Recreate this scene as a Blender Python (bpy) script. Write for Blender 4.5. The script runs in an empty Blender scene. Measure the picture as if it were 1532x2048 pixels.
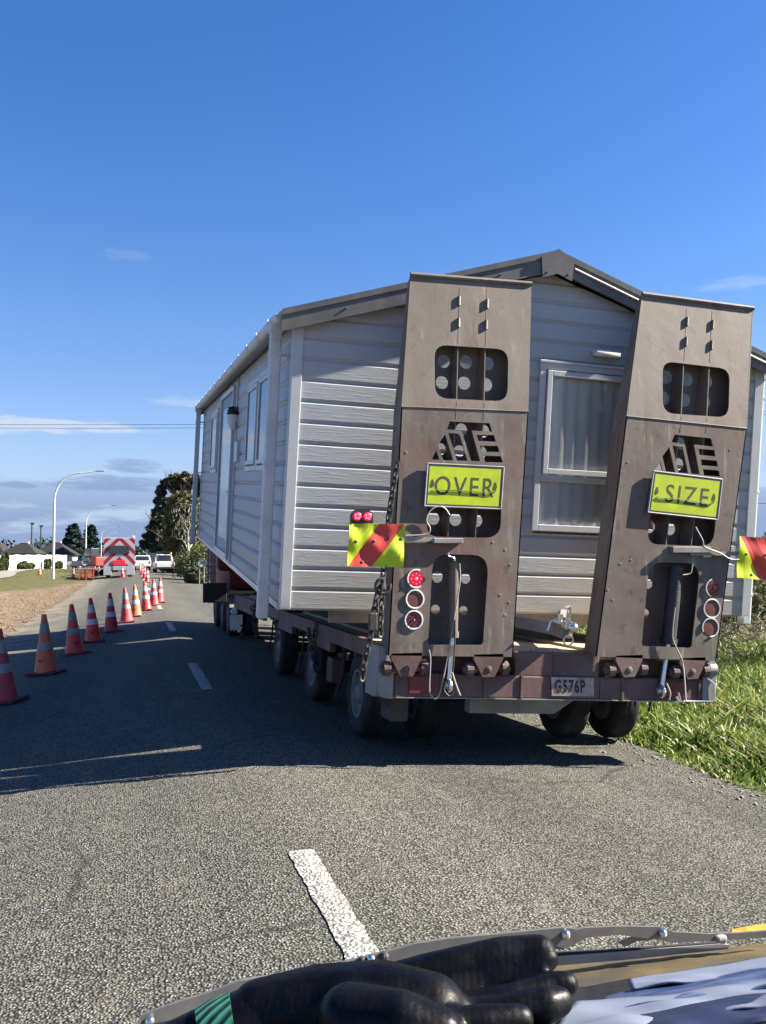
import bpy, bmesh, math, random
import numpy as np
from mathutils import Vector, Matrix, Euler
from mathutils.geometry import tessellate_polygon
sc = bpy.context.scene
col = sc.collection
rnd = random.Random(7)
nr = np.random.default_rng(11)
rad = math.radians

# ------------------------------------------------------------------ camera
CX, CY, F = 766.0, 1024.0, 1800.0           # picture centre and focal length, in pixels of the 1532x2048 photograph
H0, YAW, PIT = 1.56, -rad(15.6), math.atan(94 / 1800)
RC = Matrix.Rotation(YAW, 3, 'Z') @ Matrix.Rotation(PIT, 3, 'X')
CAM = Vector((0, 0, H0))
cd = bpy.data.cameras.new('camera')
cam = bpy.data.objects.new('camera', cd); col.objects.link(cam)
cd.sensor_fit = 'VERTICAL'; cd.sensor_height = 24.0; cd.lens = F / 2048 * 24.0
cd.clip_start = 0.05; cd.clip_end = 6000
M = Matrix((RC.col[0], RC.col[2], -RC.col[1])).transposed().to_4x4()
M.translation = CAM
cam.matrix_world = M
sc.camera = cam

# ------------------------------------------------------------------ light
SUN_EL, SUN_AZ = 34.0, -9.8                 # azimuth in degrees from +X towards +Y
sd = Vector((math.cos(rad(SUN_EL)) * math.cos(rad(SUN_AZ)), math.cos(rad(SUN_EL)) * math.sin(rad(SUN_AZ)), math.sin(rad(SUN_EL))))
ld = bpy.data.lights.new('sun', 'SUN'); ld.energy = 5.0; ld.angle = rad(0.5); ld.color = (1.0, 0.91, 0.77)
lo = bpy.data.objects.new('sun', ld); col.objects.link(lo)
lo.rotation_euler = sd.to_track_quat('Z', 'Y').to_euler()
lo.location = (30, -5, 40)

wo = bpy.data.worlds.new('World'); sc.world = wo; wo.use_nodes = True
def build_world():
    nt = wo.node_tree; N = nt.nodes; L = nt.links
    for n in list(N): N.remove(n)
    out = N.new('ShaderNodeOutputWorld'); bg = N.new('ShaderNodeBackground'); L.new(bg.outputs[0], out.inputs[0])
    sky = N.new('ShaderNodeTexSky'); sky.sky_type = 'NISHITA'; sky.sun_disc = False
    sky.sun_elevation = rad(SUN_EL); sky.sun_rotation = rad(90 - SUN_AZ)
    sky.altitude = 0; sky.air_density = 1.15; sky.dust_density = 0.15; sky.ozone_density = 3.2
    hs = N.new('ShaderNodeHueSaturation'); hs.inputs['Saturation'].default_value = 1.3; hs.inputs['Value'].default_value = 1.0
    L.new(sky.outputs[0], hs.inputs['Color'])
    tc = N.new('ShaderNodeTexCoord'); sep = N.new('ShaderNodeSeparateXYZ'); L.new(tc.outputs['Generated'], sep.inputs[0])
    def math_(op, a, b=None, c=None):
        m = N.new('ShaderNodeMath'); m.operation = op
        for i, v in enumerate((a, b, c)):
            if v is None: continue
            if isinstance(v, (int, float)): m.inputs[i].default_value = v
            else: L.new(v, m.inputs[i])
        return m.outputs[0]
    def sstep(x, a, b):
        mr = N.new('ShaderNodeMapRange'); mr.interpolation_type = 'SMOOTHSTEP'
        L.new(x, mr.inputs['Value']); mr.inputs['From Min'].default_value = a; mr.inputs['From Max'].default_value = b
        return mr.outputs[0]
    az = math_('ARCTAN2', sep.outputs[0], sep.outputs[1])      # radians from +Y towards +X
    el = math_('ARCSINE', sep.outputs[2])
    cmb = N.new('ShaderNodeCombineXYZ'); L.new(math_('MULTIPLY', az, 1.0), cmb.inputs[0]); L.new(math_('MULTIPLY', el, 5.5), cmb.inputs[1])
    def noise(scale, det, off, rough=0.55):
        mp = N.new('ShaderNodeMapping'); mp.inputs['Location'].default_value = off; L.new(cmb.outputs[0], mp.inputs[0])
        n = N.new('ShaderNodeTexNoise'); n.inputs['Scale'].default_value = scale; n.inputs['Detail'].default_value = det
        n.inputs['Roughness'].default_value = rough; L.new(mp.outputs[0], n.inputs['Vector']); return n.outputs['Fac']
    # grey bank low over the horizon, breaking up into streaks
    n1 = noise(5.5, 6, (3.1, 0.4, 0))
    lowband = math_('SUBTRACT', 1.0, sstep(el, 0.035, 0.125))
    bank = math_('MULTIPLY', sstep(math_('ADD', n1, math_('MULTIPLY', lowband, 0.20)), 0.54, 0.66), lowband)
    n2 = noise(30.0, 6, (7.7, 2.2, 0), 0.6)
    # a lone white streak and a few faint wisps higher up
    def blob(a0, e0, sa, se):
        da = math_('DIVIDE', math_('SUBTRACT', az, a0), sa); de = math_('DIVIDE', math_('SUBTRACT', el, e0), se)
        r2 = math_('ADD', math_('MULTIPLY', da, da), math_('MULTIPLY', de, de))
        nz = math_('MULTIPLY', math_('SUBTRACT', n2, 0.5), 3.2)
        return sstep(math_('ADD', r2, nz), 1.1, 0.1)
    streak = math_('MAXIMUM', blob(-0.10, 0.139, 0.125, 0.0085), math_('MULTIPLY', blob(-0.175, 0.133, 0.09, 0.008), 0.9))
    wisp = math_('MULTIPLY', math_('MAXIMUM', math_('MAXIMUM', blob(0.06, 0.170, 0.05, 0.007), math_('MULTIPLY', blob(-0.01, 0.318, 0.03, 0.007), 0.25)), math_('MULTIPLY', blob(0.655, 0.28, 0.05, 0.007), 0.6)), 0.4)
    dk = math_('MAXIMUM', blob(0.0, 0.100, 0.032, 0.009), math_('MAXIMUM', blob(-0.02, 0.080, 0.07, 0.010), blob(-0.115, 0.076, 0.025, 0.004)))
    def mix(f, a, b):
        m = N.new('ShaderNodeMix'); m.data_type = 'RGBA'; L.new(f, m.inputs[0])
        for s, v in ((6, a), (7, b)):
            if isinstance(v, tuple): m.inputs[s].default_value = v
            else: L.new(v, m.inputs[s])
        return m.outputs[2]
    tint = N.new('ShaderNodeMix'); tint.data_type = 'RGBA'; tint.blend_type = 'MULTIPLY'; tint.inputs[0].default_value = 1.0
    L.new(hs.outputs[0], tint.inputs[6]); tint.inputs[7].default_value = (0.94, 0.78, 0.93, 1)
    c = tint.outputs[2]
    c = mix(math_('MULTIPLY', sstep(el, 0.42, 0.06), 0.22), c, (1.15, 2.15, 4.0, 1))
    c = mix(math_('MULTIPLY', sstep(el, 0.17, 0.0), 0.85), c, (2.0, 3.0, 4.4, 1))
    c = mix(math_('MULTIPLY', bank, 0.85), c, (1.42, 1.95, 3.2, 1))
    c = mix(math_('MULTIPLY', dk, 0.62), c, (1.28, 1.75, 3.0, 1))
    c = mix(math_('MAXIMUM', math_('MULTIPLY', streak, 0.85), wisp), c, (3.4, 3.85, 4.7, 1))
    L.new(c, bg.inputs['Color']); bg.inputs['Strength'].default_value = 0.053
build_world()
sc.view_settings.view_transform = 'Standard'; sc.view_settings.look = 'None'
sc.view_settings.gamma = 1.0; sc.view_settings.exposure = 1.9
sc.cycles.use_denoising = True
sc.cycles.max_bounces = 8; sc.cycles.transparent_max_bounces = 12
sc.cycles.caustics_reflective = False; sc.cycles.caustics_refractive = False

# ------------------------------------------------------------------ pixel helpers (survey of the photograph)
def ray(u, v): return RC @ Vector(((u - CX) / F, 1.0, -(v - CY) / F))
def at_y(u, v, y): d = ray(u, v); return CAM + d * (y / d.y)
def at_x(u, v, x): d = ray(u, v); return CAM + d * (x / d.x)
def at_d(u, v, depth): return CAM + ray(u, v) * depth
def sm(a, b, x):
    t = min(1, max(0, (x - a) / (b - a))); return t * t * (3 - 2 * t)
XC, XL, XR = 0.9, -2.9, 4.75
def gz(x, y):
    """height of the ground: a crowned road between two verges"""
    if x < XC: z = -0.08 * (XC - max(x, -3.3)) + (0.30 * sm(-3.3, -9, x) if x < -3.3 else 0)
    else: z = -0.06 * (min(x, 5.0) - XC) + (0.12 * sm(6.0, 10, x) if x > 6 else 0)
    return z + 0.38 * sm(45, 110, y)
def on_ground(u, v):
    d = ray(u, v); t = 2.0
    while t < 700:
        p = CAM + d * t
        if p.z <= gz(p.x, p.y):
            lo_, hi_ = t - max(.05, t * .01) - .05, t
            for _ in range(30):
                m = (lo_ + hi_) / 2; q = CAM + d * m
                if q.z <= gz(q.x, q.y): hi_ = m
                else: lo_ = m
            q = CAM + d * hi_; return Vector((q.x, q.y, gz(q.x, q.y)))
        t += max(.05, t * .01)
    p = CAM + d * 150; return Vector((p.x, p.y, gz(p.x, p.y)))

# ------------------------------------------------------------------ scene-graph helpers
def tag(o, label=None, cat=None, group=None, kind=None):
    if label: o['label'] = label
    if cat: o['category'] = cat
    if group: o['group'] = group
    if kind: o['kind'] = kind
    return o
def empty(name, loc=(0, 0, 0), rot=(0, 0, 0)):
    o = bpy.data.objects.new(name, None); col.objects.link(o)
    o.location = loc; o.rotation_euler = rot; o.empty_display_size = 0.2
    return o
def copy_tree(o, parent=None):
    c = o.copy(); col.objects.link(c); c.parent = parent
    for ch in list(o.children): copy_tree(ch, c)
    return c

class MB:
    """collects shapes; build() links them as one mesh object"""
    def __init__(s): s.v = []; s.f = []; s.m = []; s.mi = 0
    def add(s, vs, fs):
        b = len(s.v); s.v += [tuple(x) for x in vs]
        for f in fs: s.f.append([b + i for i in f]); s.m.append(s.mi)
        return s
    def box(s, lo, hi, tf=None):
        x0, y0, z0 = lo; x1, y1, z1 = hi
        vs = [Vector(p) for p in ((x0,y0,z0),(x1,y0,z0),(x1,y1,z0),(x0,y1,z0),(x0,y0,z1),(x1,y0,z1),(x1,y1,z1),(x0,y1,z1))]
        if tf: vs = [tf(p) for p in vs]
        return s.add(vs, [(3,2,1,0),(4,5,6,7),(0,1,5,4),(1,2,6,5),(2,3,7,6),(3,0,4,7)])
    def bbox(s, lo, hi, b=0.01, tf=None):
        """box with bevelled edges"""
        bm = bmesh.new(); bmesh.ops.create_cube(bm, size=1)
        c = [(lo[i] + hi[i]) / 2 for i in range(3)]; d = [hi[i] - lo[i] for i in range(3)]
        for v in bm.verts: v.co = Vector((c[i] + v.co[i] * d[i] for i in range(3)))
        bmesh.ops.bevel(bm, geom=bm.edges[:], offset=min(b, min(d) * .45), segments=2, affect='EDGES', profile=0.5)
        bm.verts.index_update()
        vs = [(tf(v.co) if tf else v.co.copy()) for v in bm.verts]
        s.add(vs, [[v.index for v in f.verts] for f in bm.faces]); bm.free(); return s
    def tube(s, pts, r, n=8, caps=True, rr=None):
        pts = [Vector(p) for p in pts]; rings = []
        up = None
        for i, p in enumerate(pts):
            t = (pts[min(i + 1, len(pts) - 1)] - pts[max(i - 1, 0)])
            if t.length < 1e-9: t = Vector((0, 0, 1))
            t.normalize()
            if up is None:
                up = Vector((0, 0, 1)) if abs(t.z) < .9 else Vector((1, 0, 0))
            a = t.cross(up)
            if a.length < 1e-6: a = t.cross(Vector((0, 1, 0)))
            a.normalize(); b = a.cross(t).normalized(); up = b
            q = (rr[i] if rr else r)
            rings.append([p + a * (q * math.cos(2 * math.pi * k / n)) + b * (q * math.sin(2 * math.pi * k / n)) for k in range(n)])
        vs = [v for g in rings for v in g]; fs = []
        for i in range(len(pts) - 1):
            for k in range(n):
                fs.append((i * n + k, i * n + (k + 1) % n, (i + 1) * n + (k + 1) % n, (i + 1) * n + k))
        if caps: fs += [tuple(range(n - 1, -1, -1)), tuple(range((len(pts) - 1) * n, len(pts) * n))]
        return s.add(vs, fs)
    def torus(s, c, ax, R, r, n=24, k=6, a0=0, a1=360, stretch=None):
        c = Vector(c); ax = Vector(ax).normalized()
        u = ax.orthogonal().normalized(); w = ax.cross(u)
        full = abs(a1 - a0) >= 359.9; m = n if full else n + 1
        vs = []
        for i in range(m):
            a = rad(a0 + (a1 - a0) * i / n); d = u * math.cos(a) + w * math.sin(a)
            for j in range(k):
                b = 2 * math.pi * j / k
                p = d * (R + r * math.cos(b)) + ax * (r * math.sin(b))
                if stretch: p = p + stretch[0] * (stretch[1] * (1 if p.dot(stretch[0]) > 0 else -1))
                vs.append(c + p)
        fs = []
        for i in range(n if full else n):
            i2 = (i + 1) % m
            for j in range(k): fs.append((i * k + j, i2 * k + j, i2 * k + (j + 1) % k, i * k + (j + 1) % k))
        return s.add(vs, fs)
    def lathe(s, prof, c, ax=(0, 0, 1), n=24):
        """prof: list of (radius, height along ax)"""
        c = Vector(c); ax = Vector(ax).normalized(); u = ax.orthogonal().normalized(); w = ax.cross(u); vs = []
        for (r, h) in prof:
            for k in range(n):
                a = 2 * math.pi * k / n; vs.append(c + ax * h + (u * math.cos(a) + w * math.sin(a)) * max(r, 1e-4))
        fs = []
        for i in range(len(prof) - 1):
            for k in range(n): fs.append((i * n + k, i * n + (k + 1) % n, (i + 1) * n + (k + 1) % n, (i + 1) * n + k))
        return s.add(vs, fs)
    def prism(s, loops, f0, off):
        """flat plate: loops of 2D points (first outline, then holes), f0 maps a point to 3D, off is the thickness vector"""
        off = Vector(off); flat = [p for l in loops for p in l]
        A = [Vector(f0(*p)) for p in flat]; n = len(flat)
        tris = tessellate_polygon([[Vector((p[0], p[1], 0)) for p in l] for l in loops])
        vs = A + [a + off for a in A]; fs = []
        for t in tris: fs.append(tuple(t)); fs.append(tuple(n + i for i in reversed(t)))
        b = 0
        for l in loops:
            k = len(l)
            for i in range(k): j = (i + 1) % k; fs.append((b + i, b + j, n + b + j, n + b + i))
            b += k
        return s.add(vs, fs)
    def ball(s, c, r, n=10, sq=(1, 1, 1)):
        c = Vector(c); m = n // 2 + 1; vs = []; fs = []
        for i in range(m):
            th = math.pi * i / (m - 1)
            for k in range(n):
                a = 2 * math.pi * k / n
                vs.append(c + Vector((r * sq[0] * math.sin(th) * math.cos(a), r * sq[1] * math.sin(th) * math.sin(a), r * sq[2] * math.cos(th))))
        for i in range(m - 1):
            for k in range(n): fs.append((i * n + k, (i + 1) * n + k, (i + 1) * n + (k + 1) % n, i * n + (k + 1) % n))
        return s.add(vs, fs)
    def build(s, name, mat, parent=None, smooth=False, loc=None, angle=40, recalc=True):
        me = bpy.data.meshes.new(name)
        o_ = Vector(loc) if loc is not None else (Vector(parent.location) if (parent is not None and parent.get('_w')) else (Vector(parent['_o']) if (parent is not None and '_o' in parent) else Vector((0, 0, 0))))
        me.from_pydata([tuple(Vector(v) - o_) for v in s.v], [], s.f)
        mats = mat if isinstance(mat, (list, tuple)) else [mat]
        for m_ in mats: me.materials.append(m_)
        me.polygons.foreach_set('material_index', s.m)
        if recalc:
            bm = bmesh.new(); bm.from_mesh(me)
            bmesh.ops.remove_doubles(bm, verts=bm.verts, dist=1e-5)
            bmesh.ops.recalc_face_normals(bm, faces=bm.faces)
            bm.to_mesh(me); bm.free()
        if smooth:
            me.polygons.foreach_set('use_smooth', [True] * len(me.polygons))
            try: me.set_sharp_from_angle(angle=rad(angle))
            except Exception: pass
        o = bpy.data.objects.new(name, me); col.objects.link(o)
        if parent is not None:
            o.parent = parent
            if parent.get('_w') or '_o' in parent: o['_o'] = tuple(o_)
        elif loc is not None: o.location = loc
        return o
def wroot(name, loc, rotz=0):
    """root whose parts are given in world coordinates"""
    o = empty(name, loc); o['_w'] = 1; return o

def raw_mesh(name, V, Fq, mat, parent=None, smooth=False, loc=(0, 0, 0)):
    """quick mesh from numpy arrays of quads or triangles"""
    V = np.asarray(V, dtype=np.float32); Fq = np.asarray(Fq, dtype=np.int32)
    me = bpy.data.meshes.new(name); k = Fq.shape[1]
    me.vertices.add(len(V)); me.vertices.foreach_set('co', (V - np.array(loc, dtype=np.float32)).ravel())
    me.loops.add(Fq.size); me.loops.foreach_set('vertex_index', Fq.ravel())
    me.polygons.add(len(Fq)); me.polygons.foreach_set('loop_start', np.arange(0, Fq.size, k, dtype=np.int32))
    me.update(calc_edges=True); me.validate()
    me.materials.append(mat)
    if smooth: me.polygons.foreach_set('use_smooth', [True] * len(me.polygons))
    o = bpy.data.objects.new(name, me); col.objects.link(o)
    if parent is not None: o.parent = parent
    else: o.location = loc
    return o

def text_faces(mb, s, f0, off, h=1.0, w=None, stroke=0.0, gap=1.08):
    """lettering as flat raised shapes: f0 maps (x, y) of the text box (0..w, 0..h) to 3D"""
    cu = bpy.data.curves.new('lettering', 'FONT'); cu.body = s; cu.size = 1; cu.offset = stroke; cu.space_character = gap; cu.resolution_u = 4
    cu.fill_mode = 'FRONT'
    ob = bpy.data.objects.new('lettering', cu); col.objects.link(ob)
    bpy.context.view_layer.update()
    me = bpy.data.meshes.new_from_object(ob)
    co = np.array([v.co[:] for v in me.vertices]); mn = co.min(0); mx = co.max(0)
    ww = w if w is not None else (mx[0] - mn[0]) / (mx[1] - mn[1]) * h
    off = Vector(off); A = [Vector(f0((c[0] - mn[0]) / (mx[0] - mn[0]) * ww, (c[1] - mn[1]) / (mx[1] - mn[1]) * h)) + off for c in co]
    mb.add(A, [tuple(p.vertices) for p in me.polygons])
    bpy.data.objects.remove(ob); bpy.data.curves.remove(cu); bpy.data.meshes.remove(me)

# ------------------------------------------------------------------ materials
class NT:
    def __init__(s, name):
        s.m = bpy.data.materials.new(name); s.m.use_nodes = True; s.nt = s.m.node_tree; s.N = s.nt.nodes; s.L = s.nt.links
        s.b = s.N['Principled BSDF']; s.tc = s.N.new('ShaderNodeTexCoord')
    def co(s, kind='Object', scale=(1, 1, 1), loc=(0, 0, 0), rot=(0, 0, 0)):
        mp = s.N.new('ShaderNodeMapping'); mp.inputs['Scale'].default_value = scale; mp.inputs['Location'].default_value = loc; mp.inputs['Rotation'].default_value = rot
        s.L.new(s.tc.outputs[kind], mp.inputs[0]); return mp.outputs[0]
    def noise(s, co, scale, det=4, rough=.55, out='Fac'):
        n = s.N.new('ShaderNodeTexNoise'); n.inputs['Scale'].default_value = scale; n.inputs['Detail'].default_value = det; n.inputs['Roughness'].default_value = rough
        s.L.new(co, n.inputs['Vector']); return n.outputs[out]
    def voro(s, co, scale, out='Distance', feature='F1', rnd_=1.0):
        n = s.N.new('ShaderNodeTexVoronoi'); n.feature = feature; n.inputs['Scale'].default_value = scale; n.inputs['Randomness'].default_value = rnd_
        s.L.new(co, n.inputs['Vector']); return n.outputs[out]
    def ramp(s, x, stops):
        r = s.N.new('ShaderNodeValToRGB'); e = r.color_ramp.elements
        while len(e) > 1: e.remove(e[-1])
        e[0].position = stops[0][0]; e[0].color = (*stops[0][1], 1) if len(stops[0][1]) == 3 else stops[0][1]
        for p, c in stops[1:]:
            k = e.new(p); k.color = (*c, 1)
        s.L.new(x, r.inputs[0]); return r.outputs[0]
    def rng(s, x, a, b, c=0., d=1., smooth=True):
        m = s.N.new('ShaderNodeMapRange'); m.interpolation_type = 'SMOOTHSTEP' if smooth else 'LINEAR'
        s.L.new(x, m.inputs['Value'])
        for k, v in (('From Min', a), ('From Max', b), ('To Min', c), ('To Max', d)): m.inputs[k].default_value = v
        return m.outputs[0]
    def mix(s, f, a, b, mode='MIX'):
        m = s.N.new('ShaderNodeMix'); m.data_type = 'RGBA'; m.blend_type = mode
        for k, v in ((0, f), (6, a), (7, b)):
            if isinstance(v, (int, float)): m.inputs[k].default_value = v
            elif isinstance(v, tuple): m.inputs[k].default_value = (*v, 1) if len(v) == 3 else v
            else: s.L.new(v, m.inputs[k])
        return m.outputs[2]
    def math(s, op, a, b=None):
        m = s.N.new('ShaderNodeMath'); m.operation = op
        for i, v in enumerate((a, b)):
            if v is None: continue
            if isinstance(v, (int, float)): m.inputs[i].default_value = v
            else: s.L.new(v, m.inputs[i])
        return m.outputs[0]
    def xyz(s, co):
        n = s.N.new('ShaderNodeSeparateXYZ'); s.L.new(co, n.inputs[0]); return n.outputs
    def set(s, **k):
        names = dict(col='Base Color', rough='Roughness', metal='Metallic', spec='Specular IOR Level', trans='Transmission Weight', ior='IOR', coat='Coat Weight', emit='Emission Color', estr='Emission Strength', alpha='Alpha', sss='Subsurface Weight', sheen='Sheen Weight', nrm='Normal')
        for a, v in k.items():
            i = s.b.inputs[names[a]]
            if isinstance(v, (int, float)): i.default_value = v
            elif isinstance(v, tuple): i.default_value = (*v, 1) if len(v) == 3 else v
            else: s.L.new(v, i)
        return s
    def bump(s, h, strength=.3, dist=.01, prev=None):
        n = s.N.new('ShaderNodeBump'); n.inputs['Strength'].default_value = strength; n.inputs['Distance'].default_value = dist
        s.L.new(h, n.inputs['Height'])
        if prev is not None: s.L.new(prev, n.inputs['Normal'])
        s.L.new(n.outputs[0], s.b.inputs['Normal']); return n.outputs[0]
    def island(s):
        g = s.N.new('ShaderNodeNewGeometry'); return g.outputs['Random Per Island']

def paint(name, c, rough=.5, metal=0., var=.12, scale=3., dirt=None, damt=.5, dscale=2.5, bump=0., bscale=40, spec=.5, fine=25.):
    t = NT(name); co = t.co()
    n = t.noise(co, scale, 5); d = tuple(x * (1 - var) for x in c); l = tuple(min(1, x * (1 + var)) for x in c)
    k = t.ramp(n, [(.3, d), (.7, l)])
    k = t.mix(t.rng(t.noise(co, fine, 3), .35, .75, 0, .25), k, tuple(x * .75 for x in c))
    if dirt:
        m = t.rng(t.noise(t.co(loc=(3, 5, 1)), dscale, 6, .65), .42, .68, 0, damt); k = t.mix(m, k, dirt)
    t.set(col=k, rough=rough, metal=metal, spec=spec)
    if bump: t.bump(t.noise(co, bscale, 4), bump, .01)
    return t.m
def plain(name, c, rough=.5, metal=0., **kw):
    t = NT(name); n = t.noise(t.co(), 6, 3); k = t.ramp(n, [(.3, tuple(x * .94 for x in c)), (.7, tuple(min(.95, x * 1.05) for x in c))])
    t.set(col=k, rough=rough, metal=metal, **kw); return t.m
def glow(name, c, e, strength):
    t = NT(name); t.set(col=c, rough=.25, emit=e, estr=strength); return t.m

def mat_road():
    t = NT('chipseal'); co = t.co()
    v = t.voro(co, 78); cell = t.voro(co, 78, 'Color')
    sx = t.N.new('ShaderNodeSeparateColor'); t.L.new(cell, sx.inputs[0])
    stone = t.ramp(sx.outputs[0], [(0, (.094, .092, .079)), (.35, (.142, .139, .118)), (.7, (.196, .191, .163)), (1, (.32, .312, .268))])
    gap = t.rng(v, .32, .66); c = t.mix(gap, stone, (.040, .039, .035))
    big = t.noise(t.co(scale=(1, .25, 1)), .9, 5)
    c = t.mix(t.rng(big, .35, .7, 0, .55), c, t.mix(1., c, (.72, .74, .76), 'MULTIPLY'))
    x = t.xyz(co)[0]
    w = t.math('ABSOLUTE', t.math('SUBTRACT', t.math('ABSOLUTE', t.math('SUBTRACT', x, .9)), 1.85))
    trk = t.rng(w, .2, .9, 1, 0); c = t.mix(t.math('MULTIPLY', trk, t.rng(t.noise(t.co(scale=(1, .12, 1)), 2.2, 5), .3, .6, .12, .5)), c, t.mix(1., c, (.70, .70, .72), 'MULTIPLY'))
    c = t.mix(t.rng(t.noise(co, 6, 4), .55, .75, 0, .35), c, (.22, .205, .165))
    wv = t.N.new('ShaderNodeVectorMath'); wv.operation = 'ADD'; t.L.new(co, wv.inputs[0])
    sc_ = t.N.new('ShaderNodeVectorMath'); sc_.operation = 'SCALE'; sc_.inputs['Scale'].default_value = .55; t.L.new(t.noise(co, 1.1, 5, .6, 'Color'), sc_.inputs[0]); t.L.new(sc_.outputs[0], wv.inputs[1])
    crk = t.voro(wv.outputs[0], .42, 'Distance', 'DISTANCE_TO_EDGE')
    crk = t.math('MULTIPLY', t.rng(crk, .004, .012, 1, 0), t.rng(t.noise(co, .35, 3), .5, .6, 0, .6))
    c = t.mix(crk, c, (.03, .03, .03))
    st_ = t.rng(t.noise(t.co(scale=(1, .45, 1), loc=(7, 2, 0)), .75, 4, .6), .60, .72, 0, .45); c = t.mix(st_, c, t.mix(1., c, (.50, .50, .50), 'MULTIPLY'))
    sp_ = t.rng(t.noise(t.co(loc=(1, 9, 0)), 3.2, 4, .6), .70, .76, 0, .55); c = t.mix(sp_, c, (.055, .053, .05))
    # dust carried off the verge
    c = t.mix(t.math('MULTIPLY', t.rng(x, -1.2, -2.9), t.rng(t.noise(co, 1.5, 5), .35, .65, .1, .75)), c, (.30, .255, .19))
    t.set(col=c, rough=t.rng(sx.outputs[1], 0, 1, .75, .95), spec=.15)
    h = t.math('SUBTRACT', 1., v); t.bump(h, .75, .011, None)
    # tar bleed, patches and polished streaks along the lane
    return t.m
def mat_line():
    t = NT('road_paint'); co = t.co(); v = t.voro(co, 62); n = t.noise(co, 12, 4)
    worn = t.rng(t.math('ADD', v, t.math('MULTIPLY', n, .5)), .62, .84)
    c = t.mix(worn, (.56, .545, .49), (.17, .165, .145)); c = t.mix(t.rng(t.noise(co, 3.0, 5, .7), .45, .7, 0, .6), c, (.24, .23, .20)); t.set(col=c, rough=.75); t.bump(t.math('SUBTRACT', 1., v), .7, .012); return t.m
def mat_ground():
    t = NT('verge'); co = t.co(); x, y, z = t.xyz(co)
    g = t.ramp(t.noise(co, 1.7, 6, .7), [(.3, (.065, .072, .03)), (.5, (.105, .10, .045)), (.7, (.165, .14, .075))])
    g = t.mix(t.rng(t.noise(co, 14, 4), .45, .7, 0, .55), g, (.06, .085, .02))
    dn = t.noise(co, 2.2, 7, .7)
    d = t.ramp(dn, [(.3, (.115, .082, .055)), (.5, (.20, .145, .10)), (.7, (.31, .24, .17))])
    d = t.mix(t.rng(t.noise(co, 20, 3), .5, .7, 0, .5), d, (.09, .065, .045))
    wob = t.math('MULTIPLY', t.math('SUBTRACT', t.noise(co, .55, 5), .5), 3.2)
    xe = t.math('ADD', x, wob)
    yy = t.rng(y, 30, 76, 0, 1)
    lim = t.math('ADD', t.math('MULTIPLY', yy, 5.0), -8.6)                # dirt strip narrows with distance
    m = t.math('MULTIPLY', t.rng(t.math('SUBTRACT', xe, lim), -.5, .5), t.rng(y, 66, 82, 1, 0))
    m = t.math('MULTIPLY', m, t.rng(x, 0., .5, 1, 0))
    c = t.mix(m, g, d); t.set(col=c, rough=.95, spec=.1)
    t.bump(t.math('ADD', dn, t.math('MULTIPLY', t.noise(co, 18, 5), .6)), .9, .12); return t.m

def mat_foliage(name, lo_, mid, hi_, trans=.0):
    t = NT(name); c = t.ramp(t.island(), [(0, lo_), (.5, mid), (1, hi_)])
    c = t.mix(t.rng(t.noise(t.co(), .5, 4), .35, .65, 0, .5), c, tuple(x * .6 for x in mid))
    t.set(col=c, rough=.6, spec=.25)
    if trans:
        tr = t.N.new('ShaderNodeBsdfTranslucent'); t.L.new(c, tr.inputs[0]); mx = t.N.new('ShaderNodeMixShader'); mx.inputs[0].default_value = trans
        out = t.N['Material Output']; t.L.new(t.b.outputs[0], mx.inputs[1]); t.L.new(tr.outputs[0], mx.inputs[2]); t.L.new(mx.outputs[0], out.inputs[0])
    return t.m
def mat_clad(name, c):
    """embossed wood-grain cladding board"""
    t = NT(name); co = t.co()
    g = t.noise(t.co(scale=(1.6, 1.6, 26)), 7, 6, .65)
    k = t.ramp(g, [(.32, tuple(x * .90 for x in c)), (.68, tuple(min(1, x * 1.04) for x in c))])
    k = t.mix(t.rng(t.noise(t.co(scale=(1, 1, .25)), 1.4, 6), .48, .72, 0, .35), k, tuple(x * .80 for x in c))
    k = t.mix(t.rng(t.math('ADD', t.xyz(co)[2], t.math('MULTIPLY', t.noise(t.co(scale=(3, 3, 1)), 2.5, 5), -.7)), -.3, .35, .42, 0), k, (.33, .30, .25))
    t.set(col=k, rough=.48, spec=.4)
    gr = t.rng(t.noise(t.co(scale=(.9, .9, 15)), 4.0, 3, .55), .5, .62)
    t.bump(t.math('ADD', gr, t.math('MULTIPLY', g, .35)), .2, .005); return t.m
def mat_ramp(name):
    """faded oxide paint, dusty, with scuffs down to steel"""
    t = NT(name); co = t.co()
    k = t.ramp(t.noise(co, 2.2, 6, .6), [(.28, (.108, .078, .066)), (.5, (.145, .116, .098)), (.72, (.170, .146, .122))])
    k = t.mix(t.rng(t.noise(t.co(scale=(3, 3, .5), loc=(2, 1, 0)), 1.6, 6, .65), .44, .66, 0, .5), k, (.235, .205, .165))
    k = t.mix(t.rng(t.noise(t.co(loc=(4, 4, 4)), 9, 6, .7), .56, .70, 0, .75), k, (.065, .048, .04))
    k = t.mix(t.rng(t.noise(t.co(scale=(1, 1, .12), loc=(9, 1, 4)), 16, 5), .58, .72, 0, .6), k, (.34, .30, .25))
    k = t.mix(t.rng(t.noise(t.co(loc=(1, 7, 2)), 1.1, 3), .5, .68, 0, .6), k, (.20, .095, .078))
    k = t.mix(t.rng(t.xyz(co)[2], 2.75, 3.05, 0, .5), k, (.175, .16, .135))
    t.set(col=k, rough=.62, spec=.35)
    ed = t.rng(t.noise(t.co(scale=(1, 1, .18), loc=(5, 5, 2)), 4.5, 6, .7), .57, .68, 0, .6); k = t.mix(ed, k, (.11, .05, .03)); t.set(col=k)
    b = t.bump(t.noise(co, 2.2, 3), .2, .03); t.bump(t.noise(co, 60, 4), .18, .004, b); return t.m
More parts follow.
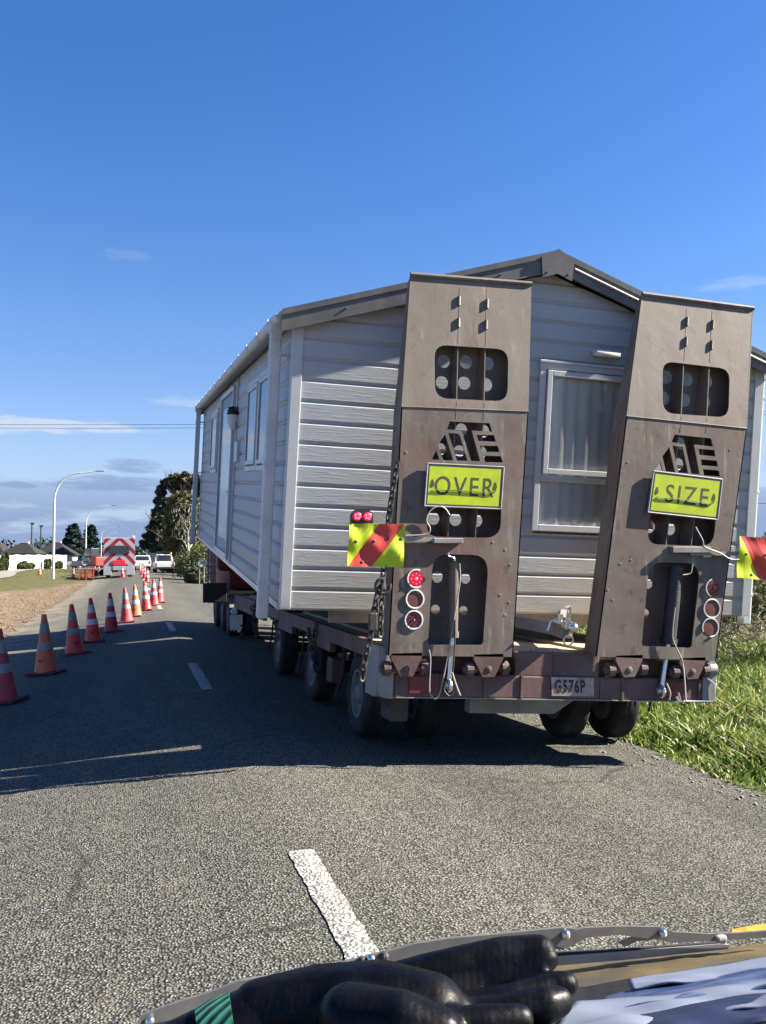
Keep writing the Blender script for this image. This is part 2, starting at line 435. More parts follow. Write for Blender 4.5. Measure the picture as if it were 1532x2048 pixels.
def mat_glass(name, tint=(.8, .86, .9), rough=.02):
    t = NT(name); tr = t.N.new('ShaderNodeBsdfTransparent'); tr.inputs[0].default_value = (*tint, 1)
    gl = t.N.new('ShaderNodeBsdfGlossy'); gl.inputs['Roughness'].default_value = rough; fr = t.N.new('ShaderNodeFresnel'); fr.inputs[0].default_value = 1.5
    mx = t.N.new('ShaderNodeMixShader'); t.L.new(t.rng(fr.outputs[0], 0, 1, .0, .8, False), mx.inputs[0]); t.L.new(tr.outputs[0], mx.inputs[1]); t.L.new(gl.outputs[0], mx.inputs[2])
    t.L.new(mx.outputs[0], t.N['Material Output'].inputs[0]); return t.m
def mat_tyre():
    t = NT('tyre_rubber'); c = t.ramp(t.noise(t.co(), 5, 5), [(.35, (.018, .018, .019)), (.7, (.05, .048, .045))]); t.set(col=c, rough=.85, spec=.2)
    t.bump(t.noise(t.co(), 40, 3), .2, .006); return t.m
MT = {}
def mats():
    d = MT
    d['road'] = mat_road(); d['line'] = mat_line(); d['ground'] = mat_ground()
    d['path'] = paint('concrete', (.22, .215, .19), .9, var=.15, scale=1.2, dirt=(.24, .22, .17), damt=.4, bump=.3)
    d['clod'] = paint('dug_earth', (.17, .12, .082), .95, var=.35, scale=1.5, dirt=(.27, .21, .15), damt=.6)
    d['clad'] = mat_clad('cladding', (.425, .445, .465))
    d['clad_side'] = d['clad']
    d['pvc'] = paint('pvc_trim', (.50, .52, .545), .35, var=.05, dirt=(.46, .46, .44), damt=.3)
    d['gutter'] = paint('gutter_plastic', (.60, .62, .63), .4, var=.06, dirt=(.36, .37, .36), damt=.45)
    d['fascia'] = paint('fascia', (.105, .10, .098), .45, var=.12, scale=2, dirt=(.19, .175, .155), damt=.5)
    d['fascia_lt'] = paint('fascia_trim', (.44, .42, .38), .5, var=.1)
    d['roof'] = paint('roof_sheet', (.12, .115, .11), .55, var=.15, scale=1)
    d['dark'] = plain('dark_interior', (.012, .012, .013), .9)
    d['door'] = paint('door_leaf', (.16, .21, .29), .45, var=.06)
    d['curtain'] = plain('net_curtain', (.92, .92, .91), .95)
    d['glass'] = mat_glass('window_glass', (.97, .98, .98)); d['glass_sky'] = plain('tinted_glass', (.03, .05, .085), .12, spec=.35); d['glass_dark'] = plain('dark_glass', (.02, .025, .03), .06, spec=.8)
    d['ramp'] = mat_ramp('ramp_paint')
    d['chassis'] = paint('chassis_paint', (.125, .068, .06), .7, var=.3, scale=3, dirt=(.16, .13, .115), damt=.6, bump=.25, bscale=18)
    d['chassis_grey'] = paint('galvanised', (.27, .26, .25), .6, var=.2, scale=4, dirt=(.15, .125, .11), damt=.6)
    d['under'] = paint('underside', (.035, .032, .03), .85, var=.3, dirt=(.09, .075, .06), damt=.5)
    d['deck'] = paint('deck_timber', (.50, .41, .29), .85, var=.25, scale=5, dirt=(.33, .25, .17), damt=.5, bump=.4)
    d['tyre'] = mat_tyre()
    d['rim'] = paint('wheel_rim', (.20, .195, .185), .7, var=.2, dirt=(.10, .09, .075), damt=.8, dscale=6)
    d['steel'] = paint('bare_steel', (.42, .41, .39), .38, .75, var=.15)
    d['chrome'] = plain('bright_steel', (.72, .71, .69), .22, .95)
    d['chain'] = paint('chain_steel', (.085, .075, .068), .5, .55, var=.3, scale=30)
    d['black'] = plain('black_plastic', (.018, .018, .019), .45)
    d['hose'] = paint('black_hose', (.03, .03, .033), .6, var=.3, bump=.5, bscale=60)
    d['cable'] = plain('grey_cable', (.30, .285, .26), .5)
    d['lime'] = paint('lime_retroreflective', (.50, .62, .012), .42, var=.10, scale=7, dirt=(.30, .36, .03), damt=.35, dscale=7)
    d['redref'] = paint('red_retroreflective', (.60, .055, .04), .42, var=.12, scale=7, dirt=(.42, .07, .05), damt=.4, dscale=6)
    d['ink'] = paint('faded_black_ink', (.055, .06, .03), .6, var=.3, scale=20)
    d['lamp_red'] = glow('red_lamp_lens', (.30, .012, .02), (1, .02, .07), .12)
    d['led'] = glow('lit_red_led', (.9, .1, .15), (1., .05, .12), 1.0)
    d['lens_dull'] = plain('dull_red_lens', (.155, .055, .045), .4)
    d['lens_off'] = paint('red_lens_unlit', (.17, .022, .035), .35, var=.1, dirt=(.12, .06, .055), damt=.6, dscale=9)
    d['plate'] = paint('number_plate', (.42, .33, .31), .55, var=.2, scale=18, dirt=(.19, .12, .105), damt=.8, dscale=9)
    d['cone'] = [paint('cone_plastic_red', (.78, .050, .045), .5, var=.12, scale=6, dirt=(.34, .05, .045), damt=.45),
                 paint('cone_plastic_orange', (.80, .15, .045), .55, var=.12, scale=6, dirt=(.42, .10, .06), damt=.45),
                 paint('cone_plastic_dull', (.55, .050, .055), .6, var=.15, scale=6, dirt=(.22, .05, .05), damt=.6)]
    d['sleeve'] = [paint('cone_sleeve', (.60, .59, .58), .4, var=.08, scale=10, dirt=(.40, .39, .37), damt=.4), paint('cone_sleeve_grimy', (.27, .27, .27), .5, var=.2, scale=12, dirt=(.14, .13, .12), damt=.7, dscale=8)]
    d['conebase'] = paint('cone_base_rubber', (.16, .03, .035), .8, var=.25, scale=8, dirt=(.06, .04, .04), damt=.7)
    d['mast'] = paint('galvanised_mast', (.56, .57, .57), .45, .2, var=.07)
    d['fence'] = paint('cream_render', (.80, .79, .73), .8, var=.05, scale=1, dirt=(.58, .57, .50), damt=.35)
    d['tiles'] = paint('roof_tiles', (.020, .019, .019), .85, var=.2, scale=2, bump=.4, bscale=9)
    d['brick'] = paint('house_wall', (.40, .36, .32), .8, var=.1)
    d['white'] = paint('white_car_paint', (.74, .75, .75), .25, var=.03); d['silver'] = paint('silver_car_paint', (.50, .52, .53), .3, .3, var=.04)
    d['darkcar'] = paint('dark_car_paint', (.04, .045, .055), .25, var=.1); d['redpaint'] = paint('red_machine_paint', (.26, .035, .025), .6, var=.15)
    d['flag'] = paint('red_tarpaulin', (.13, .010, .016), .6, var=.3, scale=8, bump=.7, bscale=7)
    d['orange_net'] = paint('orange_barrier', (.55, .09, .04), .6, var=.2)
    d['tail'] = plain('tail_lamp', (.42, .02, .02), .3); d['amber'] = glow('amber_beacon', (.8, .4, .05), (1, .5, .05), .5)
    d['signwhite'] = plain('sign_white', (.72, .72, .68), .5)
    d['board'] = plain('led_board', (.025, .03, .045), .4)
    d['pink'] = plain('fluorescent_panel', (.72, .03, .06), .5)
    d['bark'] = paint('bark', (.12, .095, .07), .9, var=.3, scale=3, bump=.7, bscale=8); d['bark_pale'] = paint('pale_bark', (.40, .37, .31), .85, var=.15, scale=2)
    d['twig'] = paint('dead_twig', (.30, .27, .20), .9, var=.2)
    d['leaf_dark'] = mat_foliage('dark_needles', (.022, .036, .024), (.038, .056, .034), (.075, .09, .05))
    d['leaf_rust'] = mat_foliage('rusty_needles', (.034, .036, .024), (.075, .062, .038), (.13, .10, .06))
    d['leaf_willow'] = mat_foliage('willow_leaves', (.075, .085, .034), (.15, .155, .065), (.24, .23, .11), .2)
    d['leaf_con'] = mat_foliage('conifer_needles', (.010, .026, .026), (.018, .040, .038), (.035, .062, .05))
    d['leaf_shrub'] = mat_foliage('shrub_leaves', (.045, .055, .02), (.10, .10, .04), (.20, .175, .09), .15)
    d['leaf_hedge'] = mat_foliage('bush_leaves', (.05, .065, .02), (.085, .10, .035), (.13, .14, .06), .1)
    t = NT('grass_blades'); g = t.ramp(t.island(), [(0, (.075, .125, .018)), (.4, (.15, .225, .038)), (.76, (.235, .30, .075)), (.9, (.34, .33, .14)), (1, (.46, .41, .24))])
    t.set(col=g, rough=.5, spec=.3); tr = t.N.new('ShaderNodeBsdfTranslucent'); t.L.new(g, tr.inputs[0]); mx = t.N.new('ShaderNodeMixShader'); mx.inputs[0].default_value = .3
    t.L.new(t.b.outputs[0], mx.inputs[1]); t.L.new(tr.outputs[0], mx.inputs[2]); t.L.new(mx.outputs[0], t.N['Material Output'].inputs[0]); d['grass'] = t.m
    # chevrons for the attenuator truck: red and white stripes that fold down the middle
    t = NT('chevron_sheeting'); x, y, z = t.xyz(t.co()); k = t.math('FRACT', t.math('DIVIDE', t.math('ADD', z, t.math('ABSOLUTE', x)), .86))
    t.set(col=t.mix(t.math('GREATER_THAN', k, .52), (.44, .43, .43), (.30, .018, .028)), rough=.4); d['chevron'] = t.m
    # foreground
    t = NT('glove_rubber'); co = t.co(); t.set(col=t.ramp(t.noise(co, 30, 3), [(.3, (.0018, .0018, .0024)), (.7, (.0042, .0042, .0055))]), rough=t.rng(t.noise(co, 50, 3), .3, .7, .30, .52), spec=.17)
    w = t.N.new('ShaderNodeTexWave'); w.inputs['Scale'].default_value = 62; w.inputs['Distortion'].default_value = 1.5; t.L.new(t.co(rot=(0, 0, .35)), w.inputs['Vector'])
    b = t.bump(w.outputs['Fac'], .07, .0008); t.bump(t.noise(co, 38, 4), .5, .004, b); d['glove'] = t.m
    t = NT('glove_cuff_knit'); w = t.N.new('ShaderNodeTexWave'); w.inputs['Scale'].default_value = 55; t.L.new(t.co(rot=(0, 0, 1.2)), w.inputs['Vector'])
    t.set(col=t.mix(w.outputs['Fac'], (.002, .045, .032), (.012, .16, .10)), rough=.8); t.bump(w.outputs['Fac'], .6, .003); d['cuff'] = t.m
    d['wiper'] = paint('wiper_metal', (.155, .155, .15), .45, .25, var=.12, scale=30, dirt=(.25, .24, .22), damt=.4, dscale=20)
    d['rubber'] = plain('blade_rubber', (.03, .03, .03), .7)
    t = NT('yellow_cowl'); n = t.noise(t.co(), 9, 5); t.set(col=t.ramp(n, [(.25, (.05, .05, .05)), (.5, (.10, .082, .05)), (.75, (.20, .14, .05))]), rough=.4); d['cowl'] = t.m
    d['yellow'] = paint('yellow_paint', (.55, .36, .05), .35, var=.1)
    t = NT('printed_paper'); co = t.co(); n = t.noise(t.co(scale=(2.2, 7, 2.2), rot=(0, 0, .2)), 3.2, 3, .5); t.set(col=t.ramp(n, [(.35, (.16, .19, .26)), (.48, (.09, .125, .23)), (.6, (.025, .045, .14)), (.8, (.13, .165, .24))]), rough=.35); d['paper'] = t.m  # print colours darkened too, standing in for shade inside the cab
    d['paper_w'] = plain('shaded_white_paper', (.15, .175, .24), .6); d['paper_b'] = plain('blue_folder', (.012, .02, .06), .5)  # bluish cab shade is put into the white sheets' darker colour
    d['dash'] = paint('dashboard_plastic', (.006, .006, .0065), .6, var=.2, bump=.2, bscale=90)
mats()
# ================================================================== SETTING
XS = sorted(set([-1500, -600, -250, -120, -70, -45, -30, -22, -16] + [round(-13 + .5 * i, 3) for i in range(20)] + [-3.3, -3.1, -2.9, -1.9, -.9, 0, .5, .9, 1.3, 2, 3, 4, 4.75, 5, 5.5] + [6 + .5 * i for i in range(12)] + [14, 18, 25, 40, 70, 120, 250, 600, 1500]))
YS = [-60, -20, -8, -3, 0] + [2 * i for i in range(1, 60)] + [125, 135, 150, 180, 230, 300, 420, 600, 900, 1500, 3000]
def sheet(name, xs, ys, dz, mat, kind='structure', edge=None):
    V = []; Fq = []
    for j, y in enumerate(ys):
        for i, x in enumerate(xs):
            xx = x
            if edge and (i == 0 or i == len(xs) - 1): xx += edge(i, y)
            V.append((xx, y, gz(xx, y) + (dz(x, y) if callable(dz) else dz)))
    n = len(xs)
    for j in range(len(ys) - 1):
        for i in range(n - 1): Fq.append((j * n + i, j * n + i + 1, (j + 1) * n + i + 1, (j + 1) * n + i))
    return tag(raw_mesh(name, V, Fq, mat, smooth=True), kind=kind)
ground = sheet('ground', XS, YS, lambda x, y: -.045 if -2.7 < x < 4.6 else -.01, MT['ground'])
fy = [-60, -20, -8] + [round(-3 + .5 * i, 2) for i in range(96)] + [46 + i * 2 for i in range(40)] + [130, 150, 180, 230, 300, 420, 600, 900, 1500]
er = random.Random(3)
road = sheet('road', [-2.95, -2.4, -1.9, -.9, 0, .45, .9, 1.35, 2, 3, 4, 4.75], fy, 0.0, MT['road'], edge=lambda i, y: er.uniform(-.16, .16) if -3 < y < 130 else 0)
def flat_strip(mb, x0, x1, y0, y1, n=4, dz=.005, xoff=None):
    jit = random.Random(int(y0 * 10)); n = n * 12; e = [(jit.uniform(-.007, .007), jit.uniform(-.007, .007)) for _ in range(n + 1)]
    for j in range(n):
        a, b = y0 + (y1 - y0) * j / n, y0 + (y1 - y0) * (j + 1) / n
        for (p0, p1, q0, q1) in ((x0 + e[j][0], .9, x0 + e[j + 1][0], .9), (.9, x1 + e[j][1], .9, x1 + e[j + 1][1])):
            P = [(p0, a), (p1, a), (q1, b), (q0, b)]
            mb.add([(p[0], p[1], gz(*p) + dz) for p in P], [(0, 1, 2, 3)])
mb = MB()
for k in range(-1, 12): flat_strip(mb, .83, .97, 2.05 + 9.0 * k + (.55 if k else 0) * 0, 4.85 + 9.0 * k, 4)
tag(mb.build('lane_markings', MT['line'], recalc=False), kind='structure')
def xpath(y): return -7.2 - 5.5 * sm(70, 95, y) * .6 - (5.0 * sm(95, 40, y))
mb = MB()
yy = [20 + 3 * i for i in range(38)]
for j in range(len(yy) - 1):
    a, b = yy[j], yy[j + 1]; xa, xb = xpath(a), xpath(b)
    mb.add([(xa - 1.9, a, gz(xa - 1.9, a) + .05), (xa, a, gz(xa, a) + .05), (xb, b, gz(xb, b) + .05), (xb - 1.9, b, gz(xb - 1.9, b) + .05)], [(0, 1, 2, 3)])
tag(mb.build('footpath', MT['path'], recalc=False), kind='structure')
mb = MB()   # kerb on the far right of the road
for j in range(22):
    a, b = 56 + 2.5 * j, 58.5 + 2.5 * j
    mb.box((4.86, a, gz(4.9, a) - .05), (5.02, b, gz(4.9, b) + .10))
tag(mb.build('kerb', MT['path'], recalc=False), kind='structure')

# grass on the near right verge
def grass():
    n = 95000
    y = 3.6 + 26 * nr.random(n) ** 1.9; x = 4.62 + nr.random(n) ** 1.25 * (5.6 + .1 * y)
    edge = 4.72 + .16 * np.sin(y * 1.7) + .10 * np.sin(y * 4.3 + 1)
    keep = x > edge + nr.normal(0, .13, n); x, y = x[keep], y[keep]; n = len(x)
    z = np.array([gz(a, b) for a, b in zip(x, y)]) - .02
    clump = .6 + .4 * np.sin(x * 3.1 + np.sin(y * 2.3) * 2) * np.sin(y * 2.7 + x)
    h = (.11 + .17 * nr.random(n)) * np.clip(clump + .35, .45, 1.35) * np.clip(.30 + (x - 4.65) * .9, .22, 1.05)
    tall = nr.random(n) < .012; h[tall] *= 1.9
    w = .006 + .006 * nr.random(n) + .0006 * y
    a = nr.random(n) * 2 * np.pi; lean = h * (.25 + .75 * nr.random(n)); la = nr.random(n) * 2 * np.pi
    dx, dy = np.cos(a) * w, np.sin(a) * w; lx, ly = np.cos(la) * lean, np.sin(la) * lean
    V = np.zeros((n, 6, 3)); B = np.stack([x, y, z], 1); D = np.stack([dx, dy, 0 * x], 1)
    m1 = B + np.stack([lx * .28, ly * .28, h * .6], 1); tp = B + np.stack([lx, ly, h * .92], 1)
    V[:, 0] = B - D; V[:, 1] = B + D; V[:, 2] = m1 + D * .8; V[:, 3] = m1 - D * .8; V[:, 4] = tp + D * .15; V[:, 5] = tp - D * .15
    i = np.arange(n)[:, None] * 6
    Fq = np.concatenate([i + np.array([0, 1, 2, 3]), i + np.array([3, 2, 4, 5])])
    tag(raw_mesh('grass', V.reshape(-1, 3), Fq, MT['grass']), 'long green roadside grass', 'grass', kind='stuff')
grass()

def lumps(name, n, fx, fy, size, mat, lab):
    ico = np.array([(1, 0, 0), (-1, 0, 0), (0, 1, 0), (0, -1, 0), (0, 0, .8), (0, 0, -.8)]); T = np.array([(0, 2, 4), (2, 1, 4), (1, 3, 4), (3, 0, 4), (2, 0, 5), (1, 2, 5), (3, 1, 5), (0, 3, 5)])
    y = fy(nr.random(n)); x = fx(nr.random(n), y); z = np.array([gz(a, b) for a, b in zip(x, y)]); s_ = size * (.35 + nr.random(n) ** 3 * 1.6)
    V = ico[None] * s_[:, None, None] * (.7 + .6 * nr.random((n, 6, 1))); a = nr.random(n) * 6.28; c, q = np.cos(a), np.sin(a)
    V = np.stack([V[..., 0] * c[:, None] - V[..., 1] * q[:, None], V[..., 0] * q[:, None] + V[..., 1] * c[:, None], V[..., 2]], 2) + np.stack([x, y, z + s_ * .2], 1)[:, None]
    tag(raw_mesh(name, V.reshape(-1, 3), (np.arange(n)[:, None, None] * 6 + T[None]).reshape(-1, 3), mat), lab, name, kind='stuff')
lumps('gravel', 1700, lambda r, y: 4.62 - np.abs(nr.normal(0, .22, len(r))) + .1 * np.sin(y * 1.7), lambda r: 3.4 + 14 * r ** 1.6, .010, MT['path'], 'loose grey gravel along the edge of the grass')
lumps('dirt', 2600, lambda r, y: -3.0 - (2.2 + .05 * (60 - y)) * r ** 1.3, lambda r: 19 + 46 * r, .026, MT['clod'], 'brown clods of dug earth on the left verge')

# ================================================================== MOBILE HOME
HW, HL, HH, HR = 5.0, 10.59, 2.594, 0.7254
HR2 = HR + .07
HS = 0.93
house = empty('mobile_home', CAM + (Vector((1.3209, 8.1928, 1.1134)) - CAM) * HS)
house.scale = (HS, HS, HS)
house.rotation_mode = 'XYZ'
HM = Matrix.Translation(house.location) @ (Matrix.Rotation(0.0843, 4, 'X') @ Matrix.Rotation(0.030, 4, 'Y') @ Matrix.Scale(HS, 4))
house.rotation_euler = HM.to_euler('XYZ')
HI = HM.inverted()
tag(house, 'grey clapboard mobile home with pitched roof riding on the red trailer', 'mobile home')
def hpx(u, v, axis=1, val=0.0):
    """survey: pixel -> house-local point on the plane local[axis] = val"""
    o = HI @ CAM; d = HI.to_3x3() @ ray(u, v); t = (val - o[axis]) / d[axis]; return o + d * t
PITCH = .1915
def levels():
    """z levels and depth of the shiplap profile: (z0, d0, z1, d1)"""
    out = []; z = .01
    out.append((-.0, 0, z, 0))
    while z < HH + HR:
        b = z + PITCH
        out += [(z, 0, z + .141, 0), (z + .141, 0, z + .161, .018), (z + .161, .018, b - .004, .006), (b - .004, .006, b, 0)]
        z = b
    return out
def gable(z):
    if z <= HH: return 0.0
    return min(HW / 2, (z - HH) / HR * HW / 2)
# rear window opening (local x, z)
wl = hpx(1079, 724); wb = hpx(1062, 1061); wr = hpx(1331, 747)
WX0, WX1, WZ0, WZ1 = wl.x, wr.x, wb.z, wl.z
mb = MB()
for (z0, d0, z1, d1) in levels():
    if z0 >= HH + HR: continue
    z1c = min(z1, HH + HR); a0, a1 = gable(z0), gable(z1c)
    zm = (z0 + z1c) / 2
    segs = [(0, WX0 + .03), (WX1 - .03, HW)] if WZ0 + .03 < zm < WZ1 - .03 else [(0, HW)]
    for (s0, s1) in segs:
        l0, l1 = max(s0, a0), max(s0, a1); r0, r1 = min(s1, HW - a0), min(s1, HW - a1)
        if r0 <= l0: continue
        mb.add([(l0, d0, z0), (r0, d0, z0), (max(r1, l1), d1, z1c), (l1, d1, z1c)], [(0, 1, 2, 3)])
        # front gable (no window)
    mb.add([(HW - max(0, a0), HL - d0, z0), (a0, HL - d0, z0), (a1, HL - d1, z1c), (HW - a1, HL - d1, z1c)], [(0, 1, 2, 3)])
for (z0, d0, z1, d1) in levels():
    if z0 >= HH: continue
    z1c = min(z1, HH)
    ylist = [0, 2.95, 2.955, 6.2, 6.205, HL]
    mb.add([(d0, HL, z0), (d0, 0, z0), (d1, 0, z1c), (d1, HL, z1c)], [(0, 1, 2, 3)])
    mb.add([(HW - d0, 0, z0), (HW - d0, HL, z0), (HW - d1, HL, z1c), (HW - d1, 0, z1c)], [(0, 1, 2, 3)])
mb.add([(0.02, .02, 0), (HW - .02, .02, 0), (HW - .02, HL - .02, 0), (0.02, HL - .02, 0)], [(0, 1, 2, 3)])
mb.build('wall', MT['clad'], house, recalc=False)
# corner trims
for (x0, x1, y0, y1, sx) in ((-.014, .085, -.014, .085, 1), (HW - .095, HW + .014, -.014, .085, -1), (-.014, .085, HL - .085, HL + .014, 1), (HW - .085, HW + .014, HL - .085, HL + .014, -1)):
    m = MB(); m.bbox((x0, y0, -.01), (x1, y1, HH + (.02 if y0 < 1 else 0)), .006); m.build('corner_trim', MT['pvc'], house)
m = MB()
m.box((-.018, .09, -.03), (HW + .018, .12, .012)); m.box((-.018, .12, -.03), (.01, HL, .03)); m.box((HW - .01, .12, -.03), (HW + .018, HL, .03))
m.build('skirting', MT['pvc'], house)
# joint strips on the long side
# roof: two slopes with rear overhang
OV = .10
m = MB()
for sgn in (0, 1):
    def rp(t, y, dz): # t 0 at eave, 1 at ridge
        x = -.13 + (HW / 2 + .13) * t; z = HH + .075 + HR2 * (x / (HW / 2)) + dz
        return (x if sgn == 0 else HW - x, y, z)
    m.add([rp(0, -OV, .05), rp(1, -OV, .05), rp(1, HL + OV, .05), rp(0, HL + OV, .05), rp(0, -OV, 0), rp(1, -OV, 0), rp(1, HL + OV, 0), rp(0, HL + OV, 0)],
          [(0, 1, 2, 3), (7, 6, 5, 4), (0, 4, 5, 1), (3, 2, 6, 7), (0, 3, 7, 4)])
    for k in range(24):
        y = -OV + .2 + k * .45
        m.add([rp(0, y, .05), rp(1, y, .05), rp(1, y, .075), rp(0, y, .075), rp(0, y + .03, .05), rp(1, y + .03, .05), rp(1, y + .03, .075), rp(0, y + .03, .075)], [(3, 2, 1, 0), (4, 5, 6, 7), (3, 7, 6, 2)])
m.build('roof', MT['roof'], house)
# gable fascia boards (deep, dark), with a lighter lower moulding
for yy0, nm in ((-OV - .025, 'fascia'), (HL + OV, 'fascia')):
    for sgn in (0, 1):
        m = MB()
        def fx(t, dz, y):
            x = -.14 + (HW / 2 + .14) * t; z = HH + .075 + HR2 * (x / (HW / 2)) + dz
            return (x if sgn == 0 else HW - x, y, z)
        for (za, zb, ya, yb) in ((.06, .005, -.012, .025), (.005, -.125, 0, .025), (-.125, -.14, -.008, .03)):
            pts = [fx(0, za, yy0 + ya), fx(1, za, yy0 + ya), fx(1, zb, yy0 + ya), fx(0, zb, yy0 + ya), fx(0, za, yy0 + yb), fx(1, za, yy0 + yb), fx(1, zb, yy0 + yb), fx(0, zb, yy0 + yb)]
            m.add(pts, [(0, 1, 2, 3), (7, 6, 5, 4), (0, 4, 5, 1), (3, 2, 6, 7), (0, 3, 7, 4), (1, 5, 6, 2)])
        for k in (.22, .5, .78):
            p = fx(k, -.06, yy0 - .004); m.ball(p, .012, 6)
        m.build('fascia', MT['fascia'], house)
        if sgn == 1 and yy0 < 0:
            m = MB(); m.tube([fx(.02, -.045, yy0 - .012), fx(.93, -.045, yy0 - .012)], .012, 6); m.build('fascia_bead', MT['fascia_lt'], house)
m = MB(); cxr = HW / 2; zr = HH + .075 + HR2
m.prism([[(-.155, -.225), (-.175, -.025), (0, .068), (.175, -.025), (.155, -.225), (0, -.17)]], lambda a, b: (cxr + a, -OV - .030, zr + b), (0, -.02, 0))
for a in (-.11, .11): m.ball((cxr + a, -OV - .052, zr - .17), .012, 6)
m.build('ridge_cap', MT['fascia'], house)
# soffit under the eaves on both long sides, gutters, downpipes
for sx in (0, 1):
    q = (lambda x: x) if sx == 0 else (lambda x: HW - x)
    m = MB(); P = [(q(-.13), -OV), (q(.02), -OV), (q(.02), HL + OV), (q(-.13), HL + OV)]
    m.add([(a, b, HH + .03) for a, b in P] + [(a, b, HH + .05) for a, b in P], [(0, 1, 2, 3), (4, 5, 6, 7), (0, 3, 7, 4), (0, 1, 5, 4)]); m.build('soffit', MT['pvc'], house)
    m = MB(); prof = []
    for k in range(9):
        a = math.pi + math.pi * k / 8; prof.append((-.135 + .062 * math.cos(a), HH + .055 + .075 * math.sin(a)))
    prof += [(-.068, HH + .055), (-.135 + .055, HH + .05)]
    ring = [(q(x), z) for x, z in prof[:9]]
    y0, y1 = -.06, HL + .05
    for k in range(8):
        m.add([(ring[k][0], y0, ring[k][1]), (ring[k + 1][0], y0, ring[k + 1][1]), (ring[k + 1][0], y1, ring[k + 1][1]), (ring[k][0], y1, ring[k][1])], [(0, 1, 2, 3)])
        m.add([((ring[k][0] - q(-.135)) * .9 + q(-.135), y0, ring[k][1] + .004), ((ring[k + 1][0] - q(-.135)) * .9 + q(-.135), y0, ring[k + 1][1] + .004), ((ring[k + 1][0] - q(-.135)) * .9 + q(-.135), y1, ring[k + 1][1] + .004), ((ring[k][0] - q(-.135)) * .9 + q(-.135), y1, ring[k][1] + .004)], [(3, 2, 1, 0)])
    for yc in (y0, y1): m.add([(a, yc, b) for a, b in ring], [tuple(range(9))])
    for k in range(13):
        yb = .35 + k * .82
        for j in range(8):
            A = [((ring[i][0] - q(-.135)) * 1.10 + q(-.135), (ring[i][1] - HH - .055) * 1.12 + HH + .055) for i in (j, j + 1)]
            m.add([(A[0][0], yb, A[0][1]), (A[1][0], yb, A[1][1]), (A[1][0], yb + .035, A[1][1]), (A[0][0], yb + .035, A[0][1])], [(0, 1, 2, 3)])
        m.tube([(q(-.20), yb + .018, HH + .045), (q(-.203), yb + .018, HH + .075)], .009, 6)
    m.build('gutter', MT['gutter'], house, smooth=True, recalc=False)
    for yd, w in ((.24, .052), (HL - .22, .045)):
        m = MB()
        m.bbox((min(q(-.135 - w), q(-.135 + w)), yd - w, -.13), (max(q(-.135 - w), q(-.135 + w)), yd + w, HH + .02), .014)
        m.bbox((min(q(-.2), q(-.07)), yd - w - .015, HH - .07), (max(q(-.2), q(-.07)), yd + w + .015, HH + .05), .014)
        for zc in (HH - .28, HH * .5, .18):
            m.bbox((min(q(-.135 - w - .006), q(-.135 + w + .006)), yd - w - .006, zc), (max(q(-.135 - w - .006), q(-.135 + w + .006)), yd + w + .006, zc + .035), .004)
            m.box((min(q(-.09), q(-.001)), yd - .012, zc + .006), (max(q(-.09), q(-.001)), yd + .012, zc + .028))
        m.build('downpipe', MT['gutter'], house)
# rear window: outer surround, sashes, panes, net curtain
def frame(m, x0, x1, z0, z1, w, ya, yb, wt=None):
    wt = wt or w
    m.bbox((x0, ya, z0), (x0 + w, yb, z1), .006); m.bbox((x1 - w, ya, z0), (x1, yb, z1), .006)
    m.bbox((x0 + w, ya, z1 - wt), (x1 - w, yb, z1), .006); m.bbox((x0 + w, ya, z0), (x1 - w, yb, z0 + w), .006)
wroot_ = MB(); frame(wroot_, WX0, WX1, WZ0, WZ1, .065, -.035, .05)
p1 = hpx(1090, 955); TZ = p1.z
wroot_.bbox((WX0 + .065, -.032, TZ - .035), (WX1 - .065, .05, TZ + .025), .006)
wroot_.bbox((WX0 - .012, -.05, WZ1 - .004), (WX1 + .012, -.012, WZ1 + .022), .006)
win = wroot_.build('window', MT['pvc'], house)
m = MB(); frame(m, WX0 + .075, WX1 - .075, TZ + .035, WZ1 - .075, .055, -.052, .0); sash = m.build('sash', MT['pvc'], win)
m = MB(); m.box((WX0 + .06, .012, WZ0 + .06), (WX1 - .06, .018, TZ - .03)); m.box((WX0 + .12, -.012, TZ + .08), (WX1 - .12, -.006, WZ1 - .12)); m.build('pane', MT['glass'], win)
m = MB(); nxx = 90
for k in range(nxx):
    def cy(t): return .030 + .009 * math.sin(t * 61) + .005 * math.sin(t * 23 + 1)
    t0, t1 = k / nxx, (k + 1) / nxx; xa, xb = WX0 + .04 + (WX1 - WX0 - .08) * t0, WX0 + .04 + (WX1 - WX0 - .08) * t1
    m.add([(xa, cy(t0), WZ0 + .02), (xb, cy(t1), WZ0 + .02), (xb, cy(t1), WZ1 - .03), (xa, cy(t0), WZ1 - .03)], [(0, 1, 2, 3)])
m.build('curtain', MT['curtain'], win, smooth=True, recalc=False)
m = MB(); m.box((WX0 - .02, .13, WZ0 - .05), (WX1 + .02, .14, WZ1 + .05)); m.build('room', MT['curtain'], house)
# bulkhead lamp over the window
a = hpx(1182, 706); b_ = hpx(1236, 713)
m = MB(); m.bbox((a.x, -.075, a.z - .035), (b_.x, -.001, a.z + .035), .02); lmp = m.build('bulkhead_lamp', MT['pvc'], house, smooth=True)
m = MB(); m.bbox((a.x + .02, -.09, a.z - .028), (b_.x - .02, -.07, a.z + .012), .014); m.build('diffuser', MT['signwhite'], lmp, smooth=True)
